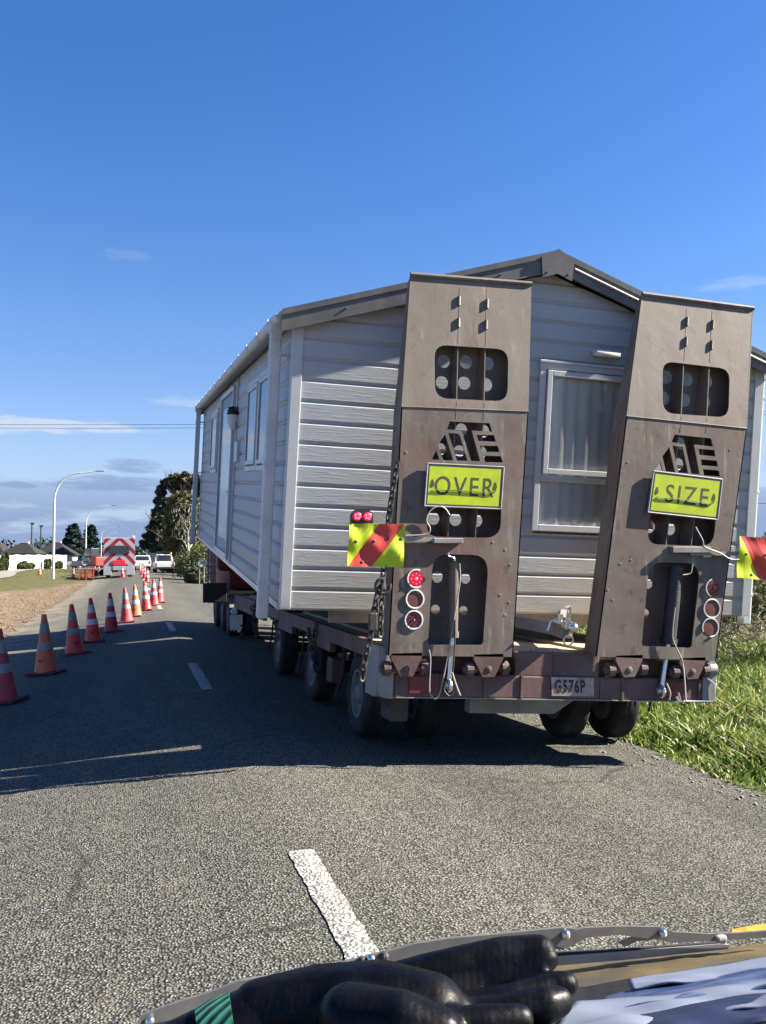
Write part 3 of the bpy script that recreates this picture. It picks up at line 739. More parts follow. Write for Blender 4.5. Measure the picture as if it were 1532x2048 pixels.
# long side: windows and door (plane x = 0)
def side_window(pl, name='window'):
    (u0, v0), (u1, v1) = pl
    A = hpx(u0, v0, 0, -.03); B = hpx(u1, v1, 0, -.03); ya, yb = sorted((A.y, B.y)); za, zb = sorted((A.z, B.z))
    m = MB()
    for (lo_, hi_) in (((ya, za), (ya + .06, zb)), ((yb - .06, za), (yb, zb)), ((ya + .06, zb - .06), (yb - .06, zb)), ((ya + .06, za), (yb - .06, za + .06))):
        m.bbox((-.026, lo_[0], lo_[1]), (.03, hi_[0], hi_[1]), .006)
    w = m.build(name, MT['pvc'], house)
    m = MB(); i0, i1, j0, j1 = ya + .075, yb - .075, za + .075, zb - .075
    for (lo_, hi_) in (((i0, j0), (i0 + .05, j1)), ((i1 - .05, j0), (i1, j1)), ((i0 + .05, j1 - .05), (i1 - .05, j1)), ((i0 + .05, j0), (i1 - .05, j0 + .05))):
        m.bbox((-.04, lo_[0], lo_[1]), (-.012, hi_[0], hi_[1]), .005)
    m.build('sash', MT['pvc'], w)
    m = MB(); m.box((-.026, ya + .1, za + .1), (-.020, yb - .1, zb - .1)); m.build('pane', MT['glass_sky'], w)
    return w, (ya, yb, za, zb)
side_window(((533, 940), (519, 747)))
side_window(((509, 941), (496, 768)))
side_window(((430, 945), (424, 826)))
A = hpx(470, 1093, 0, -.02); B = hpx(452, 812, 0, -.02)
dy0, dy1 = sorted((hpx(476, 762, 0).y, hpx(437, 1057, 0).y)); dz0, dz1 = .06, HH - .10
m = MB()
for (lo_, hi_) in (((dy0, dz0), (dy0 + .07, dz1)), ((dy1 - .07, dz0), (dy1, dz1)), ((dy0 + .07, dz1 - .07), (dy1 - .07, dz1)), ((dy0 + .07, dz0), (dy1 - .07, dz0 + .07))):
    m.bbox((-.06, lo_[0], lo_[1]), (.03, hi_[0], hi_[1]), .008)
door = m.build('door', MT['pvc'], house)
m = MB(); m.bbox((-.03, dy0 + .07, dz0 + .07), (.0, dy1 - .07, dz1 - .07), .004); m.build('leaf', MT['door'], door)
m = MB(); m.box((-.036, dy0 + .16, dz0 + .25), (-.031, dy1 - .16, dz1 - .25)); m.build('pane', MT['glass_sky'], door)
m = MB(); m.tube([(-.031, dy0 + .13, 1.0), (-.075, dy0 + .13, 1.0), (-.075, dy0 + .24, 1.0)], .01, 6); m.build('handle', MT['chrome'], door)
# joint cover strip, vent lantern and meter box beside the door
m = MB(); m.bbox((-.022, dy0 - .16, .0), (.02, dy0 - .08, HH - .02), .004); m.build('joint_strip', MT['pvc'], house)
lq = hpx(477, 828, 0, -.06); ly, lz = dy0 - .12, lq.z
m = MB(); m.bbox((-.05, ly - .07, lz - .17), (-.018, ly + .07, lz + .17), .012); lant = m.build('wall_lantern', MT['pvc'], house)
m = MB(); m.lathe([(.001, .16), (.035, .155), (.075, .11), (.085, .04)], (-.055, ly, lz), (0, 0, 1), 14)
for k in range(3): m.torus((-.055, ly, lz + .05 + .04 * k), (0, 0, 1), .086 - .008 * k, .012, 16, 6)
m.build('cap', MT['black'], lant, smooth=True)
m = MB(); m.lathe([(.080, .04), (.082, -.04), (.065, -.11), (.03, -.16), (.001, -.165)], (-.055, ly, lz), (0, 0, 1), 14); m.build('lens', MT['signwhite'], lant, smooth=True)
m = MB(); m.bbox((-.04, dy0 - .62, lz - .62), (.01, dy0 - .3, lz - .34), .01); m.build('meter_box', MT['pvc'], house)
m = MB(); e0 = hpx(540, 716, 0, -.05); m.bbox((-.06, e0.y - .05, e0.z - .035), (.0, e0.y + .05, e0.z + .035), .012); m.build('vent', MT['pvc'], house)
# tow drawbar poking out under the rear wall, with coupling head
def h_at(u, v, y): return hpx(u, v, 1, y)
m = MB(); ctr = h_at(1128, 1262, -.95); zz = ctr.z; xx = ctr.x
for s in (-1, 1):
    m.add([], [])
    a0 = Vector((xx + s * .03, -.85, zz)); a1 = Vector((xx + s * .95, .9, zz + .03))
    dirv = (a1 - a0).normalized(); nrm = Vector((-dirv.y, dirv.x, 0)) * .028
    P = [a0 - nrm, a0 + nrm, a1 + nrm, a1 - nrm]
    m.add([p + Vector((0, 0, -.05)) for p in P] + [p + Vector((0, 0, .05)) for p in P], [(0, 3, 2, 1), (4, 5, 6, 7), (0, 1, 5, 4), (1, 2, 6, 5), (2, 3, 7, 6), (3, 0, 4, 7)])
m.bbox((xx - .05, -1.02, zz - .06), (xx + .05, -.78, zz + .05), .01)
m.build('drawbar', MT['chassis_grey'], house)
m = MB()
m.ball((xx + .02, -1.06, zz + .05), .055, 12, (.95, 1.2, .9)); m.bbox((xx - .045, -1.05, zz + .02), (xx + .045, -.8, zz + .085), .02)
m.tube([(xx - .06, -.98, zz + .08), (xx - .06, -.98, zz + .15)], .024, 10); m.tube([(xx + .02, -1.0, zz + .08), (xx + .015, -1.0, zz + .2), (xx + .0, -1.02, zz + .225), (xx - .05, -1.04, zz + .215)], .016, 8)
m.tube([(xx - .09, -.98, zz + .11), (xx - .16, -1.0, zz + .09), (xx - .185, -1.0, zz + .01)], .009, 6); m.tube([(xx - .09, -.98, zz + .11), (xx - .03, -.98, zz + .12)], .014, 6)
m.torus((xx + .005, -1.03, zz - .07), (0, 1, 0), .045, .008, 14, 6)
m.build('tow_coupling', MT['chrome'], house, smooth=True)

# underframe and axle of the home, sitting on the deck
m = MB()
for x in (1.25, 3.75): m.box((x - .04, .15, -.19), (x + .04, HL - .2, -.012))
for k in range(9): m.box((.5, .2 + k * 1.2, -.16), (HW - .5, .26 + k * 1.2, -.02))
m.build('underframe', MT['chassis_grey'], house)
for x in (1.2, 3.8):
    m = MB(); m.bbox((x - .16, .35, -.40), (x + .16, .75, -.19), .01); m.build('packing_block', MT['deck'], house)
    for y in (4.7, 5.6):
        c = (x + (.25 if x > 2 else -.25), y, -.50); m = MB(); m.lathe([(.17, -.1), (.3, -.1), (.33, -.05), (.33, .05), (.3, .1), (.17, .1), (.001, .06)], c, (1, 0, 0), 20); m.build('wheel', MT['tyre'], house, smooth=True)

# ================================================================== LOW LOADER TRAILER
TX, TZ0, TR = 3.33, -.135, rad(3.1)
trailer = wroot('low_loader_trailer', (TX, 12.0, TZ0))
tag(trailer, 'dusty red low loader trailer with two raised ramps and OVER SIZE signs', 'trailer')
ct, st = math.cos(TR), math.sin(TR)
def tp(p): return Vector((TX + p[0] * ct + p[2] * st, p[1], TZ0 + p[2] * ct - p[0] * st))
HB = 1.47
# deck with timber planks
m = MB()
for k in range(14):
    x0 = -HB + .06 + k * (2 * HB - .12) / 14
    m.box((x0 + .006, 6.86, .875 + .01 * (k % 3)), (x0 + (2 * HB - .12) / 14 - .006, 17.2, .925 + .008 * ((k * 7) % 4)), tp)
m.build('timber_deck', MT['deck'], trailer)
# side rails and main beams
m = MB()
for s in (-1, 1):
    x0, x1 = (s * HB, s * (HB - .055)); a, b = min(x0, x1), max(x0, x1)
    # rail with cut-outs above the axles
    for (ya, yb) in ((6.9, 7.25), (8.75, 9.6), (10.95, 12.0), (13.4, 17.4)): m.box((a, ya, .70), (b, yb, .94), tp)
    for yc in (8.0, 10.2, 12.7): m.box((a, yc - .8, .80), (b, yc + .8, .94), tp)
    for x in (s * .5,): m.box((x - .06, 6.9, .52), (x + .06, 17.3, .87), tp)
m.build('side_rail', MT['chassis'], trailer)
m = MB()
for k in range(22):
    y = 7.0 + k * .47; m.box((-HB + .06, y, .74), (HB - .06, y + .06, .86), tp)
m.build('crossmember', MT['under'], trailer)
# suspension arms, air tanks and mud guard stays
m = MB()
for yc in (8.06, 10.21, 12.66):
    m = MB()
    m.tube([tp((-1.3, yc, .40)), tp((1.3, yc, .40))], .07, 10); m.box((-.75, yc - .2, .42), (-.45, yc + .2, .78), tp); m.box((.45, yc - .2, .42), (.75, yc + .2, .78), tp)
    for s in (-1, 1):
        for x in (1.36,):
            m.tube([tp((s * x, yc + .52, .74)), tp((s * x, yc + .55, .50)), tp((s * x, yc + .75, .30)), tp((s * x, yc + .75, .24))], .013, 6)
            m.tube([tp((s * x, yc - .55, .8)), tp((s * x, yc - .56, .52)), tp((s * x, yc - .5, .34))], .013, 6)
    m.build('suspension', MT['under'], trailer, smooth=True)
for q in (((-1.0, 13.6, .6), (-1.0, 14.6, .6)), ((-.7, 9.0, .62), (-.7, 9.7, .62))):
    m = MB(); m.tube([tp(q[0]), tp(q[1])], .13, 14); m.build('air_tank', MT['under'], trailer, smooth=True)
m = MB(); m.bbox((-1.36, 6.95, .33), (-1.2, 7.22, .56), .02, tp); m.tube([tp((-1.41, 7.02, .62)), tp((-1.43, 7.0, .50)), tp((-1.38, 6.98, .45))], .016, 8); m.build('step_bracket', MT['under'], trailer)
m = MB(); m.bbox((-1.36, 9.15, .34), (-1.22, 9.38, .60), .02, tp); m.build('step_bracket', MT['chassis'], trailer)
# wheels: three rows, two tyres each side
def wheel(parent, c, ax, R=.39, w=.24, name='wheel', rimR=.215, deep=.035):
    m = MB(); h = w / 2
    m.lathe([(rimR, -h * .9), (rimR + .03, -h), (R - .06, -h), (R - .018, -h * .86), (R, -h * .62), (R, h * .62), (R - .018, h * .86), (R - .06, h), (rimR + .03, h), (rimR, h * .9), (rimR, -h * .9)], c, ax, 36)
    for k in (-.4, 0, .4): m.torus(Vector(c) + Vector(ax).normalized() * h * k, ax, R - .002, .006, 36, 4)
    t = m.build(name, MT['tyre'], parent, smooth=True)
    m = MB()
    m.lathe([(rimR + .004, h * .93), (rimR - .02, h * .95), (rimR - .04, h * .5), (.11, h * .25), (.09, h * .75), (.06, h * .95), (.001, h * .97)], c, ax, 28)
    m.lathe([(rimR + .004, -h * .93), (rimR - .03, -h * .9), (.001, -h * .5)], c, ax, 28)
    for k in range(8):
        a = 2 * math.pi * k / 8; axv = Vector(ax).normalized(); u = axv.orthogonal().normalized(); v = axv.cross(u)
        m.ball(Vector(c) + (u * math.cos(a) + v * math.sin(a)) * .145 + axv * h * .42, .017, 6)
    m.build('rim', MT['rim'], t, smooth=True)
    return t
tax = Vector((ct, 0, -st))
for yc in (8.06, 10.21, 12.66):
    for s in (-1, 1):
        for xo in (1.24, .72):
            wheel(trailer, tp((s * xo, yc, .40)), tax * s)
# gooseneck
m = MB()
m.box((-.62, 16.9, .62), (.62, 18.0, 1.0), tp); m.box((-.5, 17.0, .9), (.5, 19.0, 1.15), tp)
for s in (-1, 1): m.add([tp(p) for p in ((s * .62, 16.9, .62), (s * .5, 16.9, .62), (s * .5, 18.6, 1.28), (s * .62, 18.6, 1.28), (s * .62, 16.9, .95), (s * .5, 16.9, .95))], [(0, 1, 2, 3), (0, 3, 4), (1, 2, 5)])
m.build('gooseneck', MT['chassis'], trailer)
# rear beam
BY = 6.80
m = MB()
m.bbox((-HB, BY, .545), (HB, BY + .34, .735), .015, tp)
for (xa, xb) in ((-HB + .03, -HB + .07), (-.36, .40)): m.bbox((xa, BY + .004, .73), (xb, BY + .33, .925), .01, tp)
m.bbox((-HB + .02, BY + .14, .73), (HB - .02, BY + .32, .90), .008, tp)
m.box((-.02, BY - .004, .548), (-.008, BY + .001, .92), tp)
for x in (-1.36, -.99, -.62, -.3, .42, .62, 1.0, 1.36): m.bbox((x - .012, BY - .012, .55), (x + .012, BY + .02, .735), .003, tp)
beam = m.build('rear_beam', MT['chassis'], trailer)
m = MB()  # bright worn lower lip
m.box((-HB + .015, BY - .007, .540), (HB - .015, BY + .004, .549), tp); m.build('beam_lip', MT['chassis_grey'], beam)
for xr_ in (-1.26, 1.03):
    m = MB(); m.bbox((xr_, BY - .014, .575), (xr_ + .21, BY - .001, .715), .01, tp); m.build('reflector_panel', MT['lens_off'], beam)
# rounded end brackets
for s in (-1, 1):
    m = MB()
    m.prism([[(0, .93), (0, .80), (.02, .62), (.045, .555), (.10, .535), (.40, .535), (.40, .93)]], lambda a, b: tp((s * (HB + .045), BY - .0 + a * .9, b)), tuple(-tax * s * .05))
    m.prism([[(-.075, .80), (-.06, .60), (-.03, .545), (.02, .535), (.06, .535), (.06, .74), (.02, .92), (-.045, .935)]], lambda a, b: tp((s * (HB - a - .02), BY - .012, b)), (0, .03, 0))
    m.build('end_bracket', MT['chassis_grey'], trailer)
m = MB(); m.tube([tp((HB - .02, BY + .02, .82)), tp((HB + .05, BY + .02, .82))], .06, 16); m.tube([tp((HB + .05, BY + .02, .82)), tp((HB + .06, BY + .02, .82))], .045, 16); m.build('roller', MT['chassis_grey'], trailer, smooth=True)
m = MB(); m.tube([tp((HB - .04, BY - .01, .75)), tp((HB + .02, BY - .03, .7)), tp((HB + .03, BY - .03, .57)), tp((HB + .0, BY - .03, .55)), tp((HB - .28, BY - .03, .55))], .010, 6); m.build('guard_rod', MT['chrome'], trailer, smooth=True)
# number plate
def plate_():
    A = at_y(1105, 1357, BY - .03); B = at_y(1190, 1391, BY - .03)
    w, h = B.x - A.x, A.z - B.z
    sl = -.052
    f = lambda a, b: (A.x + a, BY - .014, B.z + b - a * math.tan(TR) + .01)
    m = MB(); m.prism([[(0, 0), (w, 0), (w, h), (0, h)]], f, (0, .008, 0)); p = m.build('number_plate', MT['plate'], trailer)
    m = MB(); text_faces(m, 'G576P', lambda a, b: f(a + w * .07, b + h * .17), (0, -.003, 0), h * .72, w * .72, .03, 1.2); m.build('lettering', MT['black'], p, recalc=False)
plate_()
# lower crossbar under the beam
m = MB(); m.add([tp(p) for p in ((-.62, BY + .3, .54), (.40, BY + .3, .54), (.15, BY + .3, .38), (-.62, BY + .3, .38), (-.62, BY + .42, .54), (.40, BY + .42, .54), (.15, BY + .42, .38), (-.62, BY + .42, .38))], [(0, 1, 2, 3), (7, 6, 5, 4), (0, 3, 7, 4), (3, 2, 6, 7), (1, 5, 6, 2)]); m.build('underrun_bar', MT['chassis_grey'], trailer)
# ------------------------------------------------ ramps
RY = 6.72
def rrect(x0, x1, z0, z1, r, k=5, rb=None):
    """rounded rectangle outline, anticlockwise"""
    rb = rb if rb is not None else r; out = []
    for (cx_, cz_, a, rr_) in ((x1 - rb, z0 + rb, -90, rb), (x1 - r, z1 - r, 0, r), (x0 + r, z1 - r, 90, r), (x0 + rb, z0 + rb, 180, rb)):
        for i in range(k + 1):
            t = rad(a + 90 * i / k); out.append((cx_ + rr_ * math.cos(t), cz_ + rr_ * math.sin(t)))
    return out
def quad_round(q, r, k=5):
    """outline of a four-cornered hole (tl, tr, br, bl) with rounded corners"""
    q = [Vector(p) for p in q]; out = []
    for i in range(4):
        a, b, c = q[i - 1], q[i], q[(i + 1) % 4]
        rr_ = r[i] if isinstance(r, (list, tuple)) else r
        u = (a - b).normalized() * rr_; v = (c - b).normalized() * rr_
        p0, p2 = b + u, b + v
        for j in range(k + 1):
            t = j / k; out.append(tuple((p0 * (1 - t) ** 2 + b * 2 * t * (1 - t) + p2 * t * t)))
    return out
LOGO = [[(455, 172), (1055, 200), (1095, 328), (785, 312), (915, 778), (775, 772), (632, 318), (408, 292)],
        [(430, 350), (598, 358), (722, 770), (562, 768)],
        [(380, 368), (505, 765), (352, 762), (276, 528)],
        [(246, 606), (294, 756), (178, 750)],
        [(858, 375), (1125, 380), (1152, 480), (888, 470)],
        [(908, 538), (1180, 545), (1206, 638), (934, 632)],
        [(962, 690), (1225, 700), (1258, 795), (988, 790)]]
def homography(src, dst):
    A = []; b = []
    for (x, y), (u, v) in zip(src, dst):
        A.append([x, y, 1, 0, 0, 0, -u * x, -u * y]); b.append(u); A.append([0, 0, 0, x, y, 1, -v * x, -v * y]); b.append(v)
    h = np.linalg.solve(np.array(A), np.array(b)); return lambda x, y: ((h[0] * x + h[1] * y + h[2]) / (h[6] * x + h[7] * y + 1), (h[3] * x + h[4] * y + h[5]) / (h[6] * x + h[7] * y + 1))
def make_ramp(D, word, outer):
    P2 = lambda u, v, y=RY: (lambda p: (p.x, p.z))(at_y(u, v, y))
    fl, fr = P2(*D['fold'][0]), P2(*D['fold'][1]); bl, br = P2(*D['bot'][0]), P2(*D['bot'][1])
    TILT = .12
    # top corners lie on the tilted upper plate
    def upper(u, v):
        y = RY
        for _ in range(12):
            p = at_y(u, v, y); zf = fl[1] + (fr[1] - fl[1]) * (p.x - fl[0]) / (fr[0] - fl[0]); y = RY + max(-.02, (p.z - zf)) * TILT
        return (p.x, p.z)
    def f_up(a, b):
        zf = fl[1] + (fr[1] - fl[1]) * (a - fl[0]) / (fr[0] - fl[0]); return (a, RY + (b - zf) * TILT, b)
    f_lo = lambda a, b: (a, RY, b)
    tl, tr = upper(*D['top'][0]), upper(*D['top'][1])
    mm = MB()
    win1 = quad_round([upper(*p) for p in D['win1']], D.get('r1', .09))
    mm.prism([[fl, fr, tr, tl], win1], f_up, (0, .012, 0))
    H = homography([LOGO[0][0], LOGO[0][1], LOGO[6][2], LOGO[3][2]], [P2(*p) for p in D['logo']])
    holes = [[H(*p) for p in L] for L in LOGO]
    w3 = quad_round([P2(*p) for p in D['win3']], [.02, .02, .13, .10])
    w4 = quad_round([P2(*p) for p in D['win4']], [.13, .15, .03, .03])
    mm.prism([[fl, bl, br, fr]] + holes + [w3, w4], f_lo, (0, .012, 0))
    # rolled top edge, welds and dents
    mm.tube([f_up(*tl), f_up(*tr)], .022, 8)
    for p in D['slots']:
        a = upper(p[0], p[1]); b = upper(p[0] + D['sl'][0], p[1] + D['sl'][1])
        mm.tube([Vector(f_up(*a)) + Vector((0, -.004, 0)), Vector(f_up(*b)) + Vector((0, -.004, 0))], .014, 6)
    for (a, b) in D['ribs']:
        A = upper(*a); B = P2(*b); k = (B[0] - A[0]) / (B[1] - A[1]); X = lambda z: A[0] + k * (z - A[1])
        zt = (tl[1] + tr[1]) / 2; zw = upper(*D['win1'][0])[1]; zb_ = upper(*D['win1'][3])[1]; zl = P2(*D['logo'][0])[1]; zf = (fl[1] + fr[1]) / 2
        mm.tube([f_up(X(zt - .08), zt - .08), f_up(X(zw + .02), zw + .02)], .0018, 4); mm.tube([f_up(X(zb_ - .02), zb_ - .02), f_up(X(zf + .02), zf + .02)], .0018, 4); mm.tube([f_lo(X(zf - .02), zf - .02), f_lo(X(zl + .02), zl + .02)], .0018, 4)
    for (u_, v_) in D.get('pits', ()):
        p = P2(u_, v_); mm.ball((p[0], RY, p[1]), .012, 6, (1, .3, 1))
    mm.tube([f_lo(*fl), f_lo(*fr)], .006, 6)
    ramp = mm.build('loading_ramp', MT['ramp'], trailer)
    # flanges
    DEP = .21
    mm = MB()
    def flange(top, fold, bot, dt):
        ty = RY + (top[1] - fold[1]) * TILT
        dx = .0
        q = [(top[0], ty, top[1]), (fold[0], RY, fold[1]), (bot[0], RY, bot[1]), (bot[0], RY + DEP, bot[1] + .0), (fold[0], RY + DEP, fold[1]), (top[0], RY + DEP, top[1] - .05)]
        mm.add(q + [(p[0] + dt, p[1], p[2]) for p in q], [(0, 1, 4, 5), (1, 2, 3, 4), (11, 10, 7, 6), (10, 9, 8, 7), (5, 4, 10, 11), (4, 3, 9, 10), (0, 6, 7, 1), (1, 7, 8, 2)])
    flange(tl, fl, bl, .010); flange(tr, fr, br, -.010)
    mm.build('flange', MT['ramp'], ramp)
    mm = MB()
    for (a, b) in D['ribs']:
        A = upper(*a); B = P2(*b)
        yt = f_up(*A)[1] + .016
        # rib line from top to foot
        t0 = (tl[1] + tr[1]) / 2 - .06; k = (B[0] - A[0]) / (B[1] - A[1]); xt = A[0] + k * (t0 - A[1]); xb = A[0] + k * (bl[1] + .9 - A[1])
        zf = fl[1]; xf = A[0] + k * (zf - A[1]); yt = RY + (t0 - zf) * TILT
        q = [(xt, yt + .013, t0), (xf, RY + .014, zf), (xb, RY + .014, bl[1] + .9), (xb, RY + DEP - .004, bl[1] + .9), (xf, RY + DEP - .004, zf), (xt, RY + DEP - .004, t0)]
        mm.add(q + [(p[0] + .007, p[1], p[2]) for p in q], [(0, 1, 4, 5), (1, 2, 3, 4), (11, 10, 7, 6), (10, 9, 8, 7), (0, 6, 7, 1), (1, 7, 8, 2), (5, 4, 10, 11), (4, 3, 9, 10)])
    mm.build('stiffener', MT['ramp'], ramp)
    # back sheet with round holes
    YB = RY + DEP
    loops = []
    for (u, v, r) in D['holes']:
        p = P2(u, v, YB); rr_ = r / F * (p[0] ** 2 + YB ** 2) ** .5
        loops.append([(p[0] + rr_ * math.cos(2 * math.pi * k / 20), p[1] + rr_ * math.sin(2 * math.pi * k / 20)) for k in range(20)])
    e = .012; off = lambda p, dx: (p[0] + dx, p[1])
    mm = MB(); mm.prism([[off(bl, e), off(br, -e), off(fr, -e), (tr[0] - e, tr[1] - .06), (tl[0] + e, tl[1] - .06), off(fl, e)]] + loops, lambda a, b: (a, YB, b), (0, .008, 0))
    mm.build('back_sheet', MT['ramp'], ramp)
    # hinge lugs below the foot
    for t in D['lugs']:
        x = bl[0] + (br[0] - bl[0]) * t; zb = bl[1] + (br[1] - bl[1]) * t
        mm = MB(); mm.prism([[(-.125, .02), (-.125, -.02), (-.05, -.16), (.05, -.16), (.125, -.02), (.125, .02)]], lambda a, b: (x + a, RY + .0, zb + b), (0, .05, 0))
        mm.ball((x, RY - .001, zb - .10), .028, 8, (1, .3, 1))
        mm.tube([(x - .2, RY + .055, zb - .10), (x + .2, RY + .055, zb - .10)], .03, 10)
        for dx in (-.15, .15): mm.tube([(x + dx - .028, RY + .055, zb - .10), (x + dx + .028, RY + .055, zb - .10)], .058, 14)
        mm.build('hinge_lug', MT['chassis'], ramp)
    # sign
    S = [P2(*p, RY - .03) for p in D['sign']]       # tl tr br bl
    Hs = homography([(0, 1), (1, 1), (1, 0), (0, 0)], S); sw = S[1][0] - S[0][0]
    g = .035; ys = RY - .03
    mm = MB(); mm.mi = 0
    mm.prism([[Hs(-g, -g * 1.9), (Hs(1 + g, -g * 1.9)), Hs(1 + g, 1 + g * 1.9), Hs(-g, 1 + g * 1.9)]], lambda a, b: (a, ys + .004, b), (0, .012, 0))
    for (a, b) in (((-g, -g * 1.9), (1 + g, -g * 1.9)), ((1 + g, -g * 1.9), (1 + g, 1 + g * 1.9)), ((1 + g, 1 + g * 1.9), (-g, 1 + g * 1.9)), ((-g, 1 + g * 1.9), (-g, -g * 1.9))):
        A, B = Hs(*a), Hs(*b); mm.tube([(A[0], ys + .004, A[1]), (B[0], ys + .004, B[1])], .008, 6)
    mm.mi = 1; mm.prism([[Hs(0, 0), Hs(1, 0), Hs(1, 1), Hs(0, 1)]], lambda a, b: (a, ys, b), (0, .0035, 0))
    mm.mi = 2
    (tx0, tx1, ty0, ty1) = D['text']
    def tf(a, b):
        q = Hs(tx0 + a, ty0 + b); return (q[0], ys - .0008, q[1])
    text_faces(mm, word, tf, (0, 0, 0), ty1 - ty0, tx1 - tx0, .004, 1.2)
    for xh in (.06, .94):     # wire latches at both ends
        mm.prism([[(-.02, -.09), (.014, -.075), (.022, .02), (.006, .10), (-.006, .18), (-.024, .06), (-.03, -.02)]], lambda a, b: (lambda q: (q[0], ys - .003, q[1]))(Hs(xh + a * .8, .52 + b * .8)), (0, .002, 0))
    pts = [(.075, .40), (.11, .36), (.2, .36), (.35, .38), (.55, .37), (.78, .36), (.86, .34), (.92, .36), (.94, .44)]
    mm.tube([(lambda q: (q[0], ys - .006, q[1]))(Hs(*p)) for p in pts], .004, 5)
    sg = mm.build('warning_sign', [MT['chassis_grey'], MT['lime'], MT['ink']], ramp, recalc=False)
    sg['label'] = 'lime yellow %s sign with black letters' % word
    # round lamps
    for i, (u, v, r) in enumerate(D['lamps']):
        p = at_y(u, v, RY); rr_ = r / F * p.length * 1.0
        mm = MB(); full = D['arc'][i]
        mm.torus((p.x, RY - .006, p.z), (0, -1, 0), rr_, .0065, 28, 6, *full)
        lr = mm.build('tail_lamp', MT['signwhite'], ramp, smooth=True)
        mm = MB(); mm.lathe([(rr_ * .86, -.002), (rr_ * .84, .003), (rr_ * .5, .0045), (.001, .005)], (p.x, RY, p.z), (0, -1, 0), 22)
        mm.build('lens', MT[('lamp_red' if D['lit'][i] == 2 else 'lens_off') if D['lit'][i] else 'lens_dull'], lr, smooth=True)
        if D['lit'][i]:
            mm = MB()
            for k in range(8):
                a = 2 * math.pi * k / 8; mm.ball((p.x + math.cos(a) * rr_ * .55, RY - .011, p.z + math.sin(a) * rr_ * .55), .006, 6)
            mm.ball((p.x, RY - .013, p.z), .014 if D['lit'][i] == 2 else .008, 8)
            mm.build('led', MT['led' if D['lit'][i] == 2 else 'lens_off'], lr, smooth=True)
    # hydraulic ram and cables
    c0 = at_y(*D['ram'][0], RY + .07); c1 = at_y(*D['ram'][1], RY + .07); c2 = at_y(*D['ram'][2], RY + .04)
    mm = MB(); mm.tube([c0, c1], D['ramr'], 14); mm.tube([c1, c1 + (c1 - c0).normalized() * .05], D['ramr'] * 1.15, 14); hr_ = mm.build('hydraulic_ram', MT['hose' if outer > 0 else 'ramp'], ramp, smooth=True)
    mm = MB(); mm.tube([c1, c2], .024, 12); mm.torus(c2, (1, 0, 0), .04, .022, 14, 8); mm.build('ram_rod', MT['chrome'], hr_, smooth=True)
    for ci, (pts, r, mt) in enumerate(D['cables']):
        mm = MB(); pp = [at_y(u, v, RY - .03 - .004 * ci) for u, v in pts]
        # smooth path
        q = []
        for i in range(len(pp) - 1):
            a, b = pp[max(i - 1, 0)], pp[i]; c, d = pp[i + 1], pp[min(i + 2, len(pp) - 1)]
            for k in range(6):
                t = k / 6; q.append(.5 * ((2 * b) + (c - a) * t + (2 * a - 5 * b + 4 * c - d) * t * t + (3 * b - a - 3 * c + d) * t ** 3))
        q.append(pp[-1]); mm.tube(q, r, 6); mm.build('cable', MT[mt], ramp, smooth=True)
    # hazard board on its arm
    Bq = [P2(*p, RY - .05) for p in D['board']]
    Hb = homography([(0, 1), (1, 1), (1, 0), (0, 0)], Bq); yb = RY - .05
    fb = lambda a, b: (lambda q: (q[0], yb + .016 * math.sin(a * 5) * (1 - b) - .007 * math.cos(b * 9 + a * 4) + .004 * math.sin(a * 17 + b * 6), q[1]))(Hb(a, b))
    mm = MB(); n = 16
    def stripe(a, b):
        t = (a + b * .0) ; s_ = a - .86 * (b if outer < 0 else 1 - b)
        return 0 if (-.02 < (s_ if outer < 0 else s_) < .46) else 1
    nx, nz = 34, 26
    grid = [[fb(i / nx, j / nz) for i in range(nx + 1)] for j in range(nz + 1)]
    cut = .46 if outer < 0 else .58
    bounds = lambda b: (((.02 + .52 * b), (.02 + .52 * b) + .44) if outer < 0 else ((.02 + .40 * (1 - b)), (.02 + .40 * (1 - b)) + .50))
    for j in range(nz):
        b0, b1 = j / nz, (j + 1) / nz
        l0, r0 = bounds(b0); l1, r1 = bounds(b1)
        for (s0, s1, e0, e1, mi) in ((0, 0, l0, l1, 0), (l0, l1, r0, r1, 1), (r0, r1, 1, 1, 0)):
            mm.mi = mi
            for k in range(6):
                ua, ub = s0 + (e0 - s0) * k / 6, s0 + (e0 - s0) * (k + 1) / 6; va, vb = s1 + (e1 - s1) * k / 6, s1 + (e1 - s1) * (k + 1) / 6
                mm.add([fb(ua, b0), fb(ub, b0), fb(vb, b1), fb(va, b1)], [(0, 1, 2, 3)])
    hb = mm.build('hazard_board', [MT['lime'], MT['redref']], ramp)
    sol = hb.modifiers.new('thickness', 'SOLIDIFY'); sol.thickness = .006; sol.offset = -1
    hb['label'] = 'lime and red striped hazard board'
    for (a, b) in ((.46, .60), (.27, .10), (.94, .66), (.13, .58)):
        mm = MB(); mm.ball(Vector(fb(a, b)) + Vector((0, -.002, 0)), .013, 8, (1, .3, 1)); mm.build('bolt', MT['chain'], hb, smooth=True)
    arm = [at_y(*p, RY - .02) for p in D['arm']]
    mm = MB(); mm.box((min(arm[0].x, arm[1].x), RY - .035, arm[0].z - .018), (max(arm[0].x, arm[1].x), RY - .012, arm[0].z + .018))
    a2 = [at_y(*p, RY - .03) for p in D['clamp']]; mm.bbox((min(a2[0].x, a2[1].x), RY - .05, a2[1].z), (max(a2[0].x, a2[1].x), RY - .001, a2[0].z), .006)
    mm.build('board_arm', MT['chassis_grey'], ramp)
